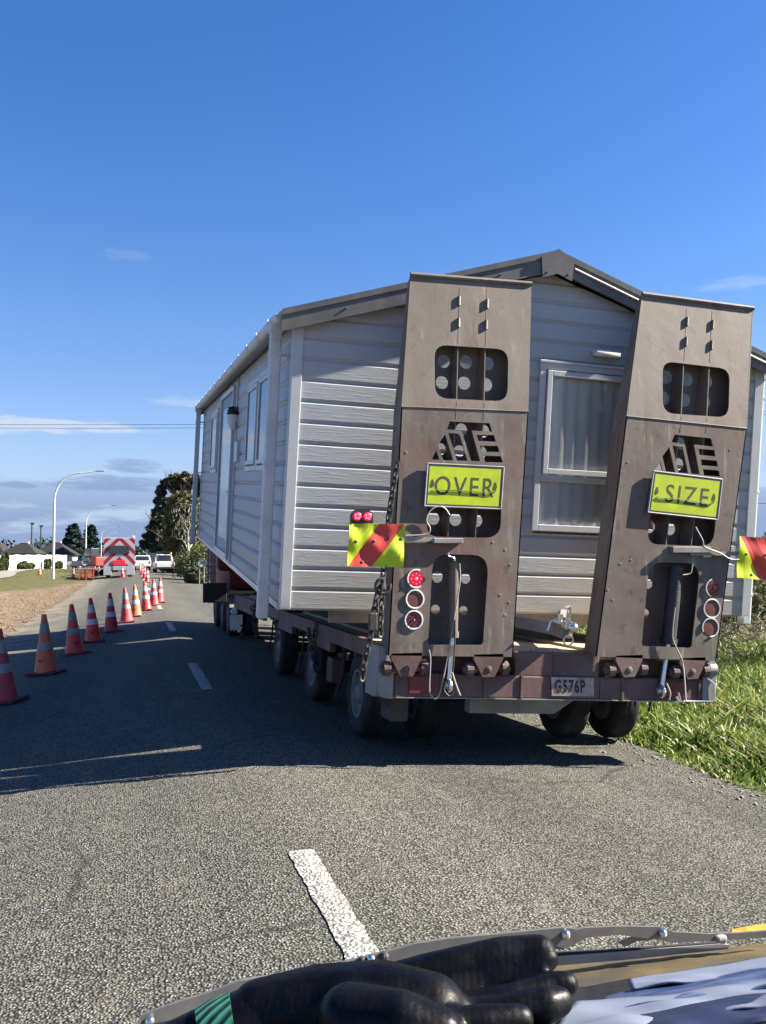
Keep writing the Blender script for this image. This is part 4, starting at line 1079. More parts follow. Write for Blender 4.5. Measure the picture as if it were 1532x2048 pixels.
    if 'ledbox' in D:
        A, B = at_y(*D['ledbox'][0], RY - .05), at_y(*D['ledbox'][1], RY - .05)
        mm = MB(); mm.prism([rrect(A.x, B.x, B.z - .1, A.z, .06, 6, .02)], lambda a, b: (a, RY - .036, b), (0, .05, 0)); lb = mm.build('marker_lamp', MT['black'], ramp)
        mm = MB(); cxm = (A.x + B.x) / 2; hw = (B.x - A.x) / 2; zc = A.z - .055
        for s in (-1, 1):
            mm = MB(); mm.ball((cxm + s * hw * .47, RY - .036, zc), hw * .44, 14, (1, .35, .92)); mm.build('lens', MT['lamp_red'], lb, smooth=True)
        for s in (-1, 1):
            mm = MB()
            for k in range(5): mm.ball((cxm + s * hw * .47 + math.cos(k * 1.3) * hw * .2, RY - .036 - hw * .15, zc + math.sin(k * 1.3) * hw * .2), .011, 6)
            mm.build('led', MT['led'], lb, smooth=True)
    return ramp
DL = dict(pits=[(1000, 1190), (1018, 1205), (1010, 1100), (1020, 1130), (985, 1085), (812, 905), (1010, 1230)], top=[(821, 549), (1063, 568)], fold=[(803, 813), (1057, 823)], bot=[(776, 1311), (1026, 1314)],
    win1=[(869, 689), (1017, 699), (1015, 803), (870, 796)], r1=.11,
    logo=[(840 + x / 7.584, 820 + y / 7.584) for x, y in ((455, 172), (1055, 200), (1258, 795), (178, 750))],
    sign=[(860, 932), (1002.5, 939), (997, 1013), (854.5, 1007)], text=(.085, .92, .24, .75),
    win3=[(856, 1000), (1003, 1010), (1001, 1076), (852, 1073)], win4=[(866, 1108), (978, 1110), (966, 1290), (856, 1290)],
    slots=[(918, 593), (974, 599), (917, 637), (972, 641)], sl=(-.5, 18), ribs=[((916.5, 692), (896, 1075)), ((971, 698), (951, 1078))],
    holes=[(887.5, 722.6, 13.4), (932, 724, 13.6), (975, 727, 14), (884, 765, 13.4), (928.6, 766, 13.6), (972, 769, 14),
           (880, 857, 12.5), (923, 859, 12.5), (967, 862, 13), (881, 898, 12), (919, 902, 12), (962, 904, 12.5),
           (867, 1037, 13), (911, 1039, 13), (953, 1041, 13), (875, 1154, 11.5), (931, 1157, 10.5), (871, 1219, 9.5), (927, 1221, 9)],
    lugs=(.145, .80), lamps=[(831.8, 1157.5, 17.5), (829.2, 1198.3, 17.8), (827, 1240, 17.8)], lit=(2, 0, 1), arc=((200, 440), (0, 360), (0, 360)),
    ram=[(908, 1124), (906, 1262), (897, 1372)], ramr=.044,
    cables=[([(919, 1127), (920, 1160), (912, 1215), (905, 1260), (892, 1330), (880, 1385), (870, 1398), (863, 1390)], .0055, 'cable'), ([(858, 1300), (861, 1320), (859, 1380), (866, 1396)], .0055, 'cable'), ([(910, 1240), (909, 1300), (905, 1352)], .006, 'hose'),
            ([(811, 1071), (840, 1070), (857, 1066), (860, 1056), (853, 1040), (860, 1022), (876, 1013), (890, 1017), (899, 1030)], .006, 'cable'), ([(897, 1105), (898, 1112), (908, 1116), (909, 1122)], .007, 'chrome'), ([(904, 1345), (912, 1370), (920, 1391)], .008, 'cable'), ([(892, 1362), (888, 1380), (899, 1392), (908, 1380)], .008, 'hose')],
    board=[(699, 1047), (811, 1048.5), (805, 1135), (694.5, 1132)], arm=[(800, 1078), (870, 1079)], clamp=[(866, 1076), (925, 1087)], ledbox=[(703.5, 1018), (747.5, 1048)])
DR = dict(pits=[(1255, 925), (1262, 1120), (1240, 1128), (1225, 1200), (1460, 900), (1215, 1180)], top=[(1284, 588), (1507, 617)], fold=[(1253, 832), (1494, 857)], bot=[(1192, 1313), (1432, 1322)],
    win1=[(1325, 722), (1460, 738), (1457, 835), (1326, 826)], r1=.11,
    logo=[(1280 + x / 7.877, 850 + y / 7.877) for x, y in ((550, 150), (1120, 210), (1264, 812), (245, 712))],
    sign=[(1311.5, 947.5), (1440, 963), (1431.5, 1034), (1301.5, 1020)], text=(.19, .85, .25, .76),
    win3=[(1302, 1020), (1432, 1034), (1427, 1093), (1294, 1088)], win4=[(1299, 1124), (1402, 1127), (1383, 1296), (1283, 1292)],
    slots=[(1374, 635), (1425, 641), (1372, 675), (1423, 682)], sl=(-1, 17), ribs=[((1368, 728), (1334, 1085)), ((1419, 735), (1384, 1090))],
    holes=[(1333, 754, 13.5), (1374, 758.5, 13.5), (1413, 763, 13.5), (1327.5, 796, 13.5), (1369, 800, 13.5), (1409, 804.5, 13.5),
           (1317, 935, 11), (1357, 928, 11.5), (1391, 924, 5), (1360, 887, 11.5), (1299, 1053, 12.5), (1340, 1058, 12), (1375, 1052, 4), (1297, 1168, 9), (1291, 1226, 8)],
    lugs=(.27, .80), lamps=[(1427, 1176, 16.5), (1423, 1217, 17), (1420, 1255, 17)], lit=(1, 0, 0), arc=((240, 380), (0, 360), (40, 340)),
    ram=[(1352, 1134), (1338, 1276), (1322, 1382)], ramr=.062,
    cables=[([(1350, 1215), (1345, 1265), (1348, 1285), (1365, 1325), (1370, 1370), (1372, 1402)], .006, 'cable'), ([(1364, 1318), (1368, 1350), (1371, 1402)], .006, 'cable'), ([(1352, 1393), (1361, 1404), (1356, 1385)], .010, 'chrome'), ([(1333, 1367), (1340, 1385), (1338, 1400)], .008, 'cable'),
            ([(1391, 1054), (1405, 1080), (1410, 1094), (1440, 1106), (1460, 1118), (1478, 1119)], .006, 'cable'), ([(1385, 1128), (1381, 1146), (1366, 1150)], .006, 'cable')],
    board=[(1480, 1072), (1596, 1082), (1590, 1166), (1473, 1155)], arm=[(1380, 1107), (1486, 1112)], clamp=[(1343, 1093), (1420, 1106)])
make_ramp(DL, 'OVER', -1)
make_ramp(DR, 'SIZE', 1)

# ------------------------------------------------ chains (things that hang on the trailer)
def chain(name, pts, link, r, label, group='load chains on the trailer'):
    pts = [Vector(p) for p in pts]; m = MB(); d = 0; seg = []
    for i in range(len(pts) - 1):
        L_ = (pts[i + 1] - pts[i]).length; seg.append(L_)
    tot = sum(seg); n = max(2, int(tot / (link * .72)))
    for k in range(n):
        s = tot * (k + .5) / n; i = 0
        while i < len(seg) - 1 and s > seg[i]: s -= seg[i]; i += 1
        dv = (pts[i + 1] - pts[i]).normalized(); c = pts[i] + dv * s
        ax = dv.orthogonal().normalized(); ax = (Matrix.Rotation((k % 2) * math.pi / 2 + .5 + rnd.uniform(-.2, .2), 3, dv) @ ax)
        m.torus(c, ax, link * .28, r, 10, 5, stretch=(dv, link * .20))
    root_loc = pts[-1]
    o = m.build(name, MT['chain'], None, smooth=True, loc=root_loc); tag(o, label, 'chain', group); return o
CY_ = RY - .025
chain('chain', [at_y(u, v, CY_) for u, v in ((795, 925), (791, 950), (783, 1000), (776, 1050), (770, 1100), (767, 1145), (765, 1180), (763, 1220), (761, 1272))], .075, .0095, 'dark steel chain hanging straight down past the left hazard board')
chain('chain', [at_y(u, v, CY_ - .03) for u, v in ((764, 1170), (757, 1186), (752, 1203), (749, 1225), (744, 1255), (738, 1290), (728, 1330), (724, 1360))], .082, .011, 'slack chain with a hook slanting down beside the left ramp foot')
m = MB(); hk = at_y(766, 1172, CY_ - .02); m.torus(hk, (0, 1, 0), .055, .016, 18, 8, 30, 330); m.tube([hk + Vector((.0, 0, .055)), hk + Vector((.01, 0, -.03))], .018, 8)
o = m.build('chain_hook', MT['chain'], None, smooth=True, loc=hk); tag(o, 'open steel grab hook clipped to the chain below the left hazard board', 'hook')
m = MB()
tb0, tb1 = at_y(749, 1225, CY_ - .05), at_y(742, 1262, CY_ - .05); m.bbox(tuple(Vector((min(tb0.x, tb1.x) - .02, CY_ - .07, tb1.z))), (max(tb0.x, tb1.x) + .02, CY_ - .04, tb0.z), .01)
o = m.build('chain_tensioner', MT['chain'], None, loc=tb0); tag(o, 'small steel tensioner block on the slack slanting chain', 'tensioner')
def tchain(y, sag, label):
    p = [tp((-HB - .03, y, .93)), tp((-HB - .05, y - .02, .75)), tp((-HB - .02, y + .05, .55)), tp((-HB + .05, y + .1, .42 - sag)), tp((-HB + .08, y + .3, .40 - sag)), tp((-HB + .05, y + .45, .60)), tp((-HB - .02, y + .5, .85))]
    chain('chain', p, .085, .012, label)
tchain(9.35, .05, 'chain looped over the side rail between the rear two wheel rows')
tchain(14.2, .02, 'chain looped over the side rail ahead of the front wheel row')

# ================================================================== TRACTOR UNIT in front of the trailer
truck = wroot('prime_mover', (3.1, 21.5, -.1))
tag(truck, 'red prime mover under the front of the mobile home, grey ribbed guards', 'truck')
m = MB()
for s in (-.45, .45): m.box((3.1 + s - .05, 17.3, .72), (3.1 + s + .05, 23.1, .95))
m.build('chassis_rail', MT['under'], truck)
for yc in (19.0, 20.3):
    for s in (-1, 1):
        for xo in (1.02, .70): wheel(truck, (3.1 + s * xo, yc, .40 - .06 * s * 1), (s, 0, 0), .50, .27, rimR=.29)
for s in (-1, 1): wheel(truck, (3.1 + s * 1.0, 22.0, .38 - .06 * s), (s, 0, 0), .50, .30, rimR=.29)
for yc in (19.0, 20.3):
    for s in (-1, 1):
        m = MB()
        for k in range(12):
            a0, a1 = rad(15 + 150 * k / 12), rad(15 + 150 * (k + 1) / 12); R = .60 + (.022 if k % 2 else 0)
            P = [(math.cos(a0) * R, math.sin(a0) * R), (math.cos(a1) * R, math.sin(a1) * R)]
            x0, x1 = 3.1 + s * .52, 3.1 + s * 1.18
            m.add([(x0, yc + P[0][0], .42 + P[0][1]), (x1, yc + P[0][0], .42 + P[0][1]), (x1, yc + P[1][0], .42 + P[1][1]), (x0, yc + P[1][0], .42 + P[1][1])], [(0, 1, 2, 3)])
            m.add([(x1, yc + P[0][0], .42 + P[0][1]), (x1, yc + P[0][0] * .93, .42 + P[0][1] * .93), (x1, yc + P[1][0] * .93, .42 + P[1][1] * .93), (x1, yc + P[1][0], .42 + P[1][1])], [(0, 1, 2, 3)])
        o = m.build('ribbed_guard', MT['chassis_grey'], truck, recalc=False); q = o.modifiers.new('thickness', 'SOLIDIFY'); q.thickness = .012
# flat white mud flap, torn at the bottom, and a round lamp
A = at_y(460, 1230, 18.0); B = at_y(485, 1262, 18.0)
m = MB(); w_, h_ = B.x - A.x, A.z - B.z
m.prism([[(0, h_), (0, .06), (.03, 0), (.06, .05), (.08, -.01), (.12, .04), (.16, -.03), (w_ - .05, -.02), (w_, .07), (w_ - .06, .11), (w_, .13), (w_, h_)]], lambda a, b: (A.x + a, 18.0, B.z + b), (0, .012, 0))
o = m.build('mud_flap', MT['signwhite'], truck); o['label'] = 'torn pale mud flap'
C_ = at_y(468, 1223, 17.98); m = MB(); m.lathe([(.001, .03), (.05, .03), (.07, .0), (.06, -.05)], C_, (0, -1, 0), 18); m.build('reversing_lamp', MT['signwhite'], truck, smooth=True)
# cab
m = MB()
m.bbox((1.88, 18.35, .95), (4.32, 23.0, 2.25), .12); m.bbox((1.95, 18.35, 2.15), (4.25, 22.4, 3.9), .15); m.build('cab', MT['flag'], truck, smooth=True)
m = MB(); m.box((2.1, 18.335, 2.4), (4.1, 18.345, 3.3)); m.build('rear_window', MT['glass_dark'], truck)
m = MB(); m.bbox((1.84, 23.0, .45), (4.36, 23.2, .85), .04); m.build('bumper', MT['chrome'], truck)
# red folded tarpaulin behind the cab, black hazard panel seen from behind, step ladder
def pb(u0, v0, u1, v1, y): return at_y(u0, v0, y), at_y(u1, v1, y)
A, B = pb(434, 1096, 478, 1142, 18.2)
m = MB(); m.bbox((A.x, 18.1, B.z), (B.x + .5, 18.34, A.z + .1), .1)
for k in range(5): m.tube([(A.x + .02 + .1 * k, 18.08, A.z + .02), (A.x + .12 + .12 * k, 18.06, B.z + .1 + .02 * k)], .03, 6)
m.build('tarpaulin_roll', MT['flag'], truck, smooth=True)
A, B = pb(406, 1166, 454, 1205, 18.35)
m = MB(); m.bbox((A.x, 18.35, B.z), (B.x, 18.40, A.z), .02); m.box((B.x - .02, 18.37, (A.z + B.z) / 2 - .03), (2.6, 18.39, (A.z + B.z) / 2 + .03)); m.build('side_panel', MT['black'], truck)
m = MB(); A, B = pb(417, 1092, 430, 1148, 19.2)
for x in (A.x, A.x + .06, B.x - .04, B.x): m.box((x - .015, 19.2, B.z - .45), (x + .015, 19.24, A.z))
for k in range(5): m.box((A.x - .015, 19.195, B.z + (A.z - B.z) * k / 4.2), (B.x + .015, 19.245, B.z + (A.z - B.z) * k / 4.2 + .035))
m.box((A.x, 19.25, B.z - .5), (2.6, 19.29, B.z - .43)); m.build('stack_guard', MT['chassis_grey'], truck)

# ================================================================== TRAFFIC CONES
def make_cone(ci=0, si=0):
    o = empty('traffic_cone'); hgt = .90
    m = MB()
    m.lathe([(.001, hgt), (.032, hgt - .002), (.036, hgt - .02), (.165, .05), (.172, .035), (.001, .035)], (0, 0, 0), (0, 0, 1), 24); m.build('cone_body', MT['cone'][ci], o, smooth=True)
    m = MB()
    R = lambda z: .036 + (.165 - .036) * (hgt - .02 - z) / (hgt - .07) + .004
    for (a, b) in ((.60, .76), (.36, .47)): m.lathe([(R(b) - .004, b), (R(b), b), (R(a), a), (R(a) - .004, a)], (0, 0, 0), (0, 0, 1), 24)
    m.build('reflective_sleeve', MT['sleeve'][si], o, smooth=True)
    m = MB(); m.bbox((-.225, -.225, 0), (.225, .225, .036), .012)
    for sx in (-1, 1):
        for sy in (-1, 1): m.bbox((sx * .15 - .06, sy * .15 - .06, .03), (sx * .15 + .06, sy * .15 + .06, .048), .01)
    m.build('base', MT['conebase'], o)
    m = MB()   # stencilled mark
    m.prism([[(-.035, .0), (-.01, -.012), (.03, .01), (.05, .028), (.02, .022), (.0, .008), (-.02, .03)]], lambda a, b: (a, -.151 + .0 + (b - .0) * .155, .20 + b), (0, -.002, 0)); m.build('stencil', MT['black'], o)
    return o
protos = {}
def put_cone(u, v, ci, si, label, sc_=1.0, rz=None, group='cones tapering across the left lane'):
    k = (ci, si)
    if k not in protos: protos[k] = make_cone(ci, si); o = protos[k]
    else: o = copy_tree(protos[k])
    p = on_ground(u, v); o.location = p
    sl = math.atan((gz(p.x + .3, p.y) - gz(p.x - .3, p.y)) / .6)
    o.rotation_euler = (rnd.uniform(-.025, .025), -sl + rnd.uniform(-.025, .025), rz if rz is not None else rnd.uniform(-.5, .5)); o.scale = (sc_,) * 3
    tag(o, label, 'traffic cone', group); return o
CN = [(8, 1405, 2, 1, 'dull red cone cut off by the edge of the view, nearest of the taper'),
      (92, 1348, 1, 1, 'faded orange cone with two grey sleeves, second of the taper'),
      (150, 1308, 0, 1, 'red cone with grey sleeves on the bright strip in the shadow'),
      (187, 1284, 0, 0, 'bright red cone with clean white upper sleeve, fourth of the taper'),
      (223, 1264, 2, 0, 'dark red cone with white sleeves at the end of the pale road strip'),
      (254, 1245, 2, 1, 'dull cone with dark grimy sleeves at the edge of the big shadow'),
      (272, 1233, 1, 0, 'orange cone with white sleeves, first one standing in the sun'),
      (293, 1221, 0, 0, 'red cone right after the sunlit orange one'),
      (308, 1211, 0, 0, 'red cone standing second from the end of the taper'),
      (319, 1205, 0, 0, 'red cone on the centre dash at the end of the taper')]
for a in CN: put_cone(*a)
for a in [(294, 1165, 0, 0, 'lone red cone behind the end of the taper'), (289, 1157, 0, 0, 'red cone just past the lone one on the centre line'), (284, 1149, 0, 0, 'small red cone on the centre line by the parked cars'), (280, 1144, 1, 0, 'small orange cone on the centre line by the parked cars')]:
    put_cone(*a, group='cones along the centre line')
for a in [(246, 1155, 0, 0, 'red cone behind the chevron truck'), (79, 1150, 1, 0, 'orange cone on the grass by the footpath'), (146, 1156, 1, 1, 'faded cone on the grass left of the orange barrier'), (160, 1159, 1, 0, 'orange cone at the left end of the barrier'), (172, 1160, 0, 0, 'short cone in front of the barrier'), (191, 1151, 1, 1, 'faded cone between barrier and chevron truck'), (199, 1151, 1, 0, 'orange cone touching the left edge of the chevron truck'), (387, 1150, 0, 0, 'red cone on the right verge below the round sign')]:
    put_cone(*a, group='cones at the work site')

# ================================================================== STREET FURNITURE
def lamp_post(base, height, arm, label):
    o = wroot('street_lamp', base); b = Vector(base)
    m = MB(); m.tube([b + Vector((0, 0, -.2)), b + Vector((0, 0, height * .45)), b + Vector((0, 0, height * .72))], .1, 10, rr=[.125, .095, .075]); m.tube([b + Vector((0, 0, -.1)), b + Vector((0, 0, .5))], .14, 10)
    m.build('pole', MT['mast'], o, smooth=True)
    m = MB(); pts = []
    R = height * .26
    for k in range(9):
        a = math.pi / 2 * k / 8; pts.append(b + Vector((R * (1 - math.cos(a)) * .9, 0, height * .72 + R * math.sin(a))))
    pts += [b + Vector((R * .9 + (arm - R * .9) * .5, 0, height * .985)), b + Vector((arm, 0, height))]
    m.tube(pts, .05, 8, rr=[.075 - .003 * k for k in range(len(pts))]); m.build('arm', MT['mast'], o, smooth=True)
    m = MB(); m.bbox((b.x + arm - .05, b.y - .12, b.z + height - .05), (b.x + arm + .65, b.y + .12, b.z + height + .05), .04); m.build('lamp_head', MT['steel'], o)
    tag(o, label, 'street lamp', 'curved street lamps on the left'); return o
for (u, vt, dep, lab) in ((110, 940, 73, 'tallest looking grey curved street lamp on the grass'), (173, 1010, 119, 'second curved street lamp rising behind the conifers and cars'), (203, 1053, 190, 'third curved street lamp above the chevron truck'), (212, 1064, 240, 'most distant curved street lamp, faint above the chevron truck')):
    p = at_d(u, vt, dep); z0 = gz(p.x, p.y); lamp_post((p.x, p.y, z0), p.z - z0, 3.2, lab)
def dark_pole(u, vt, dep, lab):
    p = at_d(u, vt, dep); z0 = gz(p.x, p.y); o = wroot('light_pole', (p.x, p.y, z0)); m = MB(); m.tube([(p.x, p.y, z0), (p.x, p.y, p.z)], .16, 8, rr=[.2, .13]); m.build('pole', MT['under'], o)
    m = MB(); m.bbox((p.x - .3, p.y - .2, p.z - .1), (p.x + .45, p.y + .2, p.z + .3), .06); m.build('lamp_head', MT['under'], o); tag(o, lab, 'light pole', 'dark poles behind the houses')
dark_pole(64, 1048, 190, 'dark pole with lamp head behind the houses, left one'); dark_pole(82, 1053, 195, 'dark pole with lamp head behind the houses, right one')
# overhead wires
m = MB()
for (va, vb, dep) in ((838, 837, 95), (845, 844, 95)):
    A, B = at_d(-900, va + 14, dep), at_d(1700, vb - 3, dep); pts = []
    for k in range(41):
        t = k / 40; p = A.lerp(B, t); p.z -= 1.3 * 4 * t * (1 - t) - 1.0; pts.append(p)
    m.tube(pts, .022, 4)
o = m.build('power_line', MT['under'], None, smooth=True); tag(o, 'pair of thin overhead power lines across the sky', 'power line')
m = MB(); A, B = at_d(1450, 1008, 60), at_d(1900, 1002, 60); m.tube([A, B], .02, 4); o = m.build('power_line', MT['under']); tag(o, 'single overhead wire at the right behind the mobile home', 'power line')
def round_sign(u, v, dep, r, lab, stand):
    p = at_d(u, v, dep); z0 = gz(p.x, p.y); o = wroot('speed_sign', (p.x, p.y, z0))
    m = MB(); m.lathe([(.001, .0), (r, 0), (r, .02), (.001, .02)], (p.x, p.y, p.z), (0, 1, 0), 28); d_ = m.build('disc', MT['signwhite'], o)
    m = MB(); m.torus((p.x, p.y - .006, p.z), (0, 1, 0), r * .9, r * .12, 28, 6); m.build('ring', MT['ink'] if not stand else MT['redpaint'], d_)
    m = MB(); text_faces(m, '30', lambda a, b: (p.x - r * .55 + a, p.y - .012, p.z - r * .38 + b), (0, 0, 0), r * .8, r * 1.15, .045); m.build('lettering', MT['black'], d_, recalc=False)
    m = MB()
    for s in (-.5, .5): m.tube([(p.x + s * r, p.y + .05, z0), (p.x + s * r, p.y + .05, p.z + r)], .035, 6)
    m.box((p.x - r, p.y + .03, p.z - r * 1.05), (p.x + r, p.y + .06, p.z - r * .95)); m.build('stand', MT['steel'], o)
    tag(o, lab, 'speed sign')
round_sign(404, 1126, 60, .30, 'round white 30 speed sign on the right verge', False)
round_sign(171, 1124.5, 74, .36, 'round 30 speed sign in a dark ring by the orange barrier', False)
# orange barrier
p = on_ground(172, 1161); o = wroot('barrier', p); m = MB()
for k in range(3):
    x = p.x - .55 + .55 * k; m.box((x - .04, p.y + .4, p.z), (x + .04, p.y + .48, p.z + .95))
for k in range(4): m.box((p.x - .6, p.y + .42, p.z + .3 + .17 * k), (p.x + .6, p.y + .46, p.z + .4 + .17 * k))
m.build('barrier_mesh', MT['orange_net'], o); m = MB(); m.box((p.x - .7, p.y + .2, p.z), (p.x - .45, p.y + .7, p.z + .1)); m.box((p.x + .45, p.y + .2, p.z), (p.x + .7, p.y + .7, p.z + .1)); m.build('foot', MT['black'], o)
tag(o, 'low orange barrier at the edge of the dug verge', 'barrier')

# ================================================================== VEHICLES
def car(name, loc, yaw, L=4.6, W=1.85, Ht=1.65, paint_='white', kind='suv', label='', cat='car', group=None, s=1.0):
    """local frame: rear faces -Y"""
    o = empty(name, loc, (0, 0, yaw)); o.scale = (s, s, s); hw = W / 2
    if kind == 'ute': prof = [(0, .45), (0, 1.02), (.05, 1.08), (1.55, 1.08), (1.62, 1.15), (1.85, Ht), (3.2, Ht), (3.85, 1.12), (L - .15, .98), (L, .8), (L, .4)]
    elif kind == 'van': prof = [(0, .4), (.03, 1.2), (.25, Ht), (L - 1.5, Ht), (L - .7, 1.15), (L - .1, .9), (L, .4)]
    else: prof = [(0, .42), (-.02, .9), (.12, 1.05), (.55, Ht), (2.6, Ht - .02), (3.45, 1.05), (L - .15, .92), (L, .7), (L, .4)]
    m = MB(); n = len(prof); ins = lambda z: hw - (.0 if z < 1.0 else (z - 1.0) * .28)
    vs = [(-ins(z), y, z) for y, z in prof] + [(ins(z), y, z) for y, z in prof]
    fs = [tuple(range(n)), tuple(range(2 * n - 1, n - 1, -1))] + [(i, i + n, (i + 1) % n + n, (i + 1) % n) for i in range(n)]
    m.add(vs, fs); bd = m.build('body', MT[paint_], o); bv = bd.modifiers.new('edge', 'BEVEL'); bv.width = .06; bv.segments = 2
    m = MB()
    if kind == 'ute': m.add([(-hw * .72, 1.62, 1.18), (hw * .72, 1.62, 1.18), (hw * .66, 1.80, Ht - .07), (-hw * .66, 1.80, Ht - .07)], [(0, 1, 2, 3)]); m.box((-hw * .8, -.02, .44), (hw * .8, .02, .60))
    else: m.add([(-hw * .82, .12, 1.06), (hw * .82, .12, 1.06), (hw * .72, .50, Ht - .08), (-hw * .72, .50, Ht - .08)], [(0, 1, 2, 3)])
    for i in range(len(m.v)): m.v[i] = (m.v[i][0], m.v[i][1] - .03, m.v[i][2] + .01)
    ys = (1.95, 3.3) if kind == 'ute' else ((.75, L - 1.4) if kind == 'van' else (.7, 3.0))
    for sx in (-1, 1):
        x0, x1 = sx * (ins(1.12) + .006), sx * (ins(Ht - .1) + .006); m.add([(x0, ys[0] - .1, 1.12), (x0, ys[1] + .1, 1.12), (x1, ys[1] - .25, Ht - .1), (x1, ys[0] + .1, Ht - .1)], [(0, 1, 2, 3)])
    m.build('window', MT['glass_dark'], o, recalc=False)
    m = MB(); m.bbox((-hw * .93, -.12, .42), (hw * .93, .05, .62), .03); m.build('bumper', MT['black' if kind == 'ute' else paint_], o)
    for sx in (-1, 1):
        m = MB(); m.bbox((sx * hw * .86 - .07, -.035, .70), (sx * hw * .86 + .07, .1, 1.0), .02); m.build('tail_light', MT['tail'], o)
        for y in (.95, L - .9):
            m = MB(); c = (sx * (hw - .12), y, .36); m.lathe([(.2, -.12), (.33, -.12), (.36, -.07), (.36, .07), (.33, .12), (.2, .12), (.001, .09)], c, (sx, 0, 0), 18); w = m.build('wheel', MT['tyre'], o, smooth=True)
            m = MB(); m.lathe([(.21, .10), (.15, .115), (.001, .12)], c, (sx, 0, 0), 14); m.build('rim', MT['steel'], w, smooth=True)
    m = MB(); m.box((-.25, -.135, .62 if kind != 'ute' else .66), (.25, -.125, .74 if kind != 'ute' else .78)); m.build('number_plate', MT['signwhite'], o)
    tag(o, label, cat, group); return o
def gp(u, dep): p = at_d(u, 1118, dep); return Vector((p.x, p.y, gz(p.x, p.y)))
ute = car('pickup_truck', gp(330, 88), .02, 5.2, 1.9, 1.85, 'white', 'ute', 'white pickup with a roof rack and amber beacon in the right lane', 'pickup truck')
m = MB()
for x in (-.62, .62): m.tube([(x, .15, 1.1), (x * .9, .2, 2.1)], .03, 6); m.tube([(x, 3.3, 1.85), (x, 3.2, 2.1)], .03, 6); m.tube([(x * .9, .2, 2.1), (x, 3.2, 2.1)], .03, 6)
for k in range(5): m.tube([(-.6, .2 + .75 * k, 2.1), (.6, .2 + .75 * k, 2.1)], .03, 6)
m.build('roof_rack', MT['black'], ute)
m = MB(); m.lathe([(.001, .16), (.06, .15), (.08, .0)], (.62, .8, 1.9), (0, 0, 1), 10); m.build('beacon', MT['amber'], ute, smooth=True)
car('parked_car', gp(285, 98), .0, 4.5, 1.8, 1.6, 'white', 'suv', 'white car with dark rear window just right of the chevron truck', 'car', 'vehicles queued ahead on the road')
car('parked_car', gp(298, 104), .0, 4.6, 1.85, 1.62, 'silver', 'suv', 'silver car behind the centre cones, left of the dark van', 'car', 'vehicles queued ahead on the road')
car('van', gp(312, 100), .0, 4.9, 1.9, 1.95, 'darkcar', 'van', 'dark van directly left of the white pickup', 'van', 'vehicles queued ahead on the road')
car('parked_pickup', gp(139, 105), -1.2, 5.0, 1.85, 1.75, 'darkcar', 'ute', 'dark pickup parked beside the end of the cream fence', 'pickup truck', 'vehicles beside the fence')
car('parked_car', gp(158, 118), -.9, 4.5, 1.8, 1.5, 'darkcar', 'suv', 'dark car parked behind the ringed 30 sign', 'car', 'vehicles beside the fence')
# chevron attenuator truck
tp_ = on_ground(238, 1155.5); tl_ = Vector((tp_.x, tp_.y, tp_.z))
arrow = empty('chevron_truck', tl_, (0, 0, .0)); tag(arrow, 'works truck with a tall red and white chevron tail board', 'truck')
kk = tl_.length / 74.0
m = MB(); m.bbox((-1.22, 0, .98), (1.22, .12, 3.22), .01); cb = m.build('chevron_board', MT['chevron'], arrow)
m = MB(); m.bbox((-.82, -.06, 1.96), (.80, -.01, 2.62), .02); m.build('light_board', MT['board'], cb)
m = MB()
for i in range(14):
    for j in range(6):
        if (i * 7 + j * 3) % 4: m.box((-.74 + i * .11, -.068, 2.02 + j * .10), (-.70 + i * .11, -.061, 2.05 + j * .10))
m.build('led', MT['steel'], cb, recalc=False)
m = MB(); m.bbox((-.52, -.06, 1.02), (.48, -.01, 1.42), .02); m.build('warning_panel', MT['pink'], arrow)
m = MB(); m.box((-1.25, .02, 3.22), (1.25, .1, 3.27)); m.bbox((.95, .0, 3.27), (1.2, .2, 3.42), .04); m.build('top_light', MT['signwhite'], arrow)
m = MB(); m.bbox((-1.1, .15, .75), (1.1, 4.6, 1.0), .02); m.bbox((-1.1, .4, 1.0), (1.1, 4.4, 2.1), .03); m.build('tray', MT['white'], arrow)
m = MB(); m.bbox((-1.1, 4.7, .6), (1.1, 6.6, 2.7), .15); m.build('cab', MT['white'], arrow)
m = MB(); m.bbox((-.5, -.05, .62), (.55, .1, .95), .02); m.build('bumper', MT['silver'], arrow)
for s in (-1, 1):
    m = MB(); m.bbox((s * .9 - .32, -.02, .22), (s * .9 + .32, .04, .95), .02); m.build('mud_flap', MT['silver'], arrow)
    m = MB(); m.lathe([(.25, -.15), (.42, -.15), (.45, -.1), (.45, .1), (.42, .15), (.001, .12)], (s * .88, .7, .45), (s, 0, 0), 18); m.build('wheel', MT['tyre'], arrow, smooth=True)
    m = MB(); m.lathe([(.25, -.15), (.42, -.15), (.45, -.1), (.45, .1), (.42, .15), (.001, .12)], (s * .95, 5.6, .45), (s, 0, 0), 18); m.build('wheel', MT['tyre'], arrow, smooth=True)
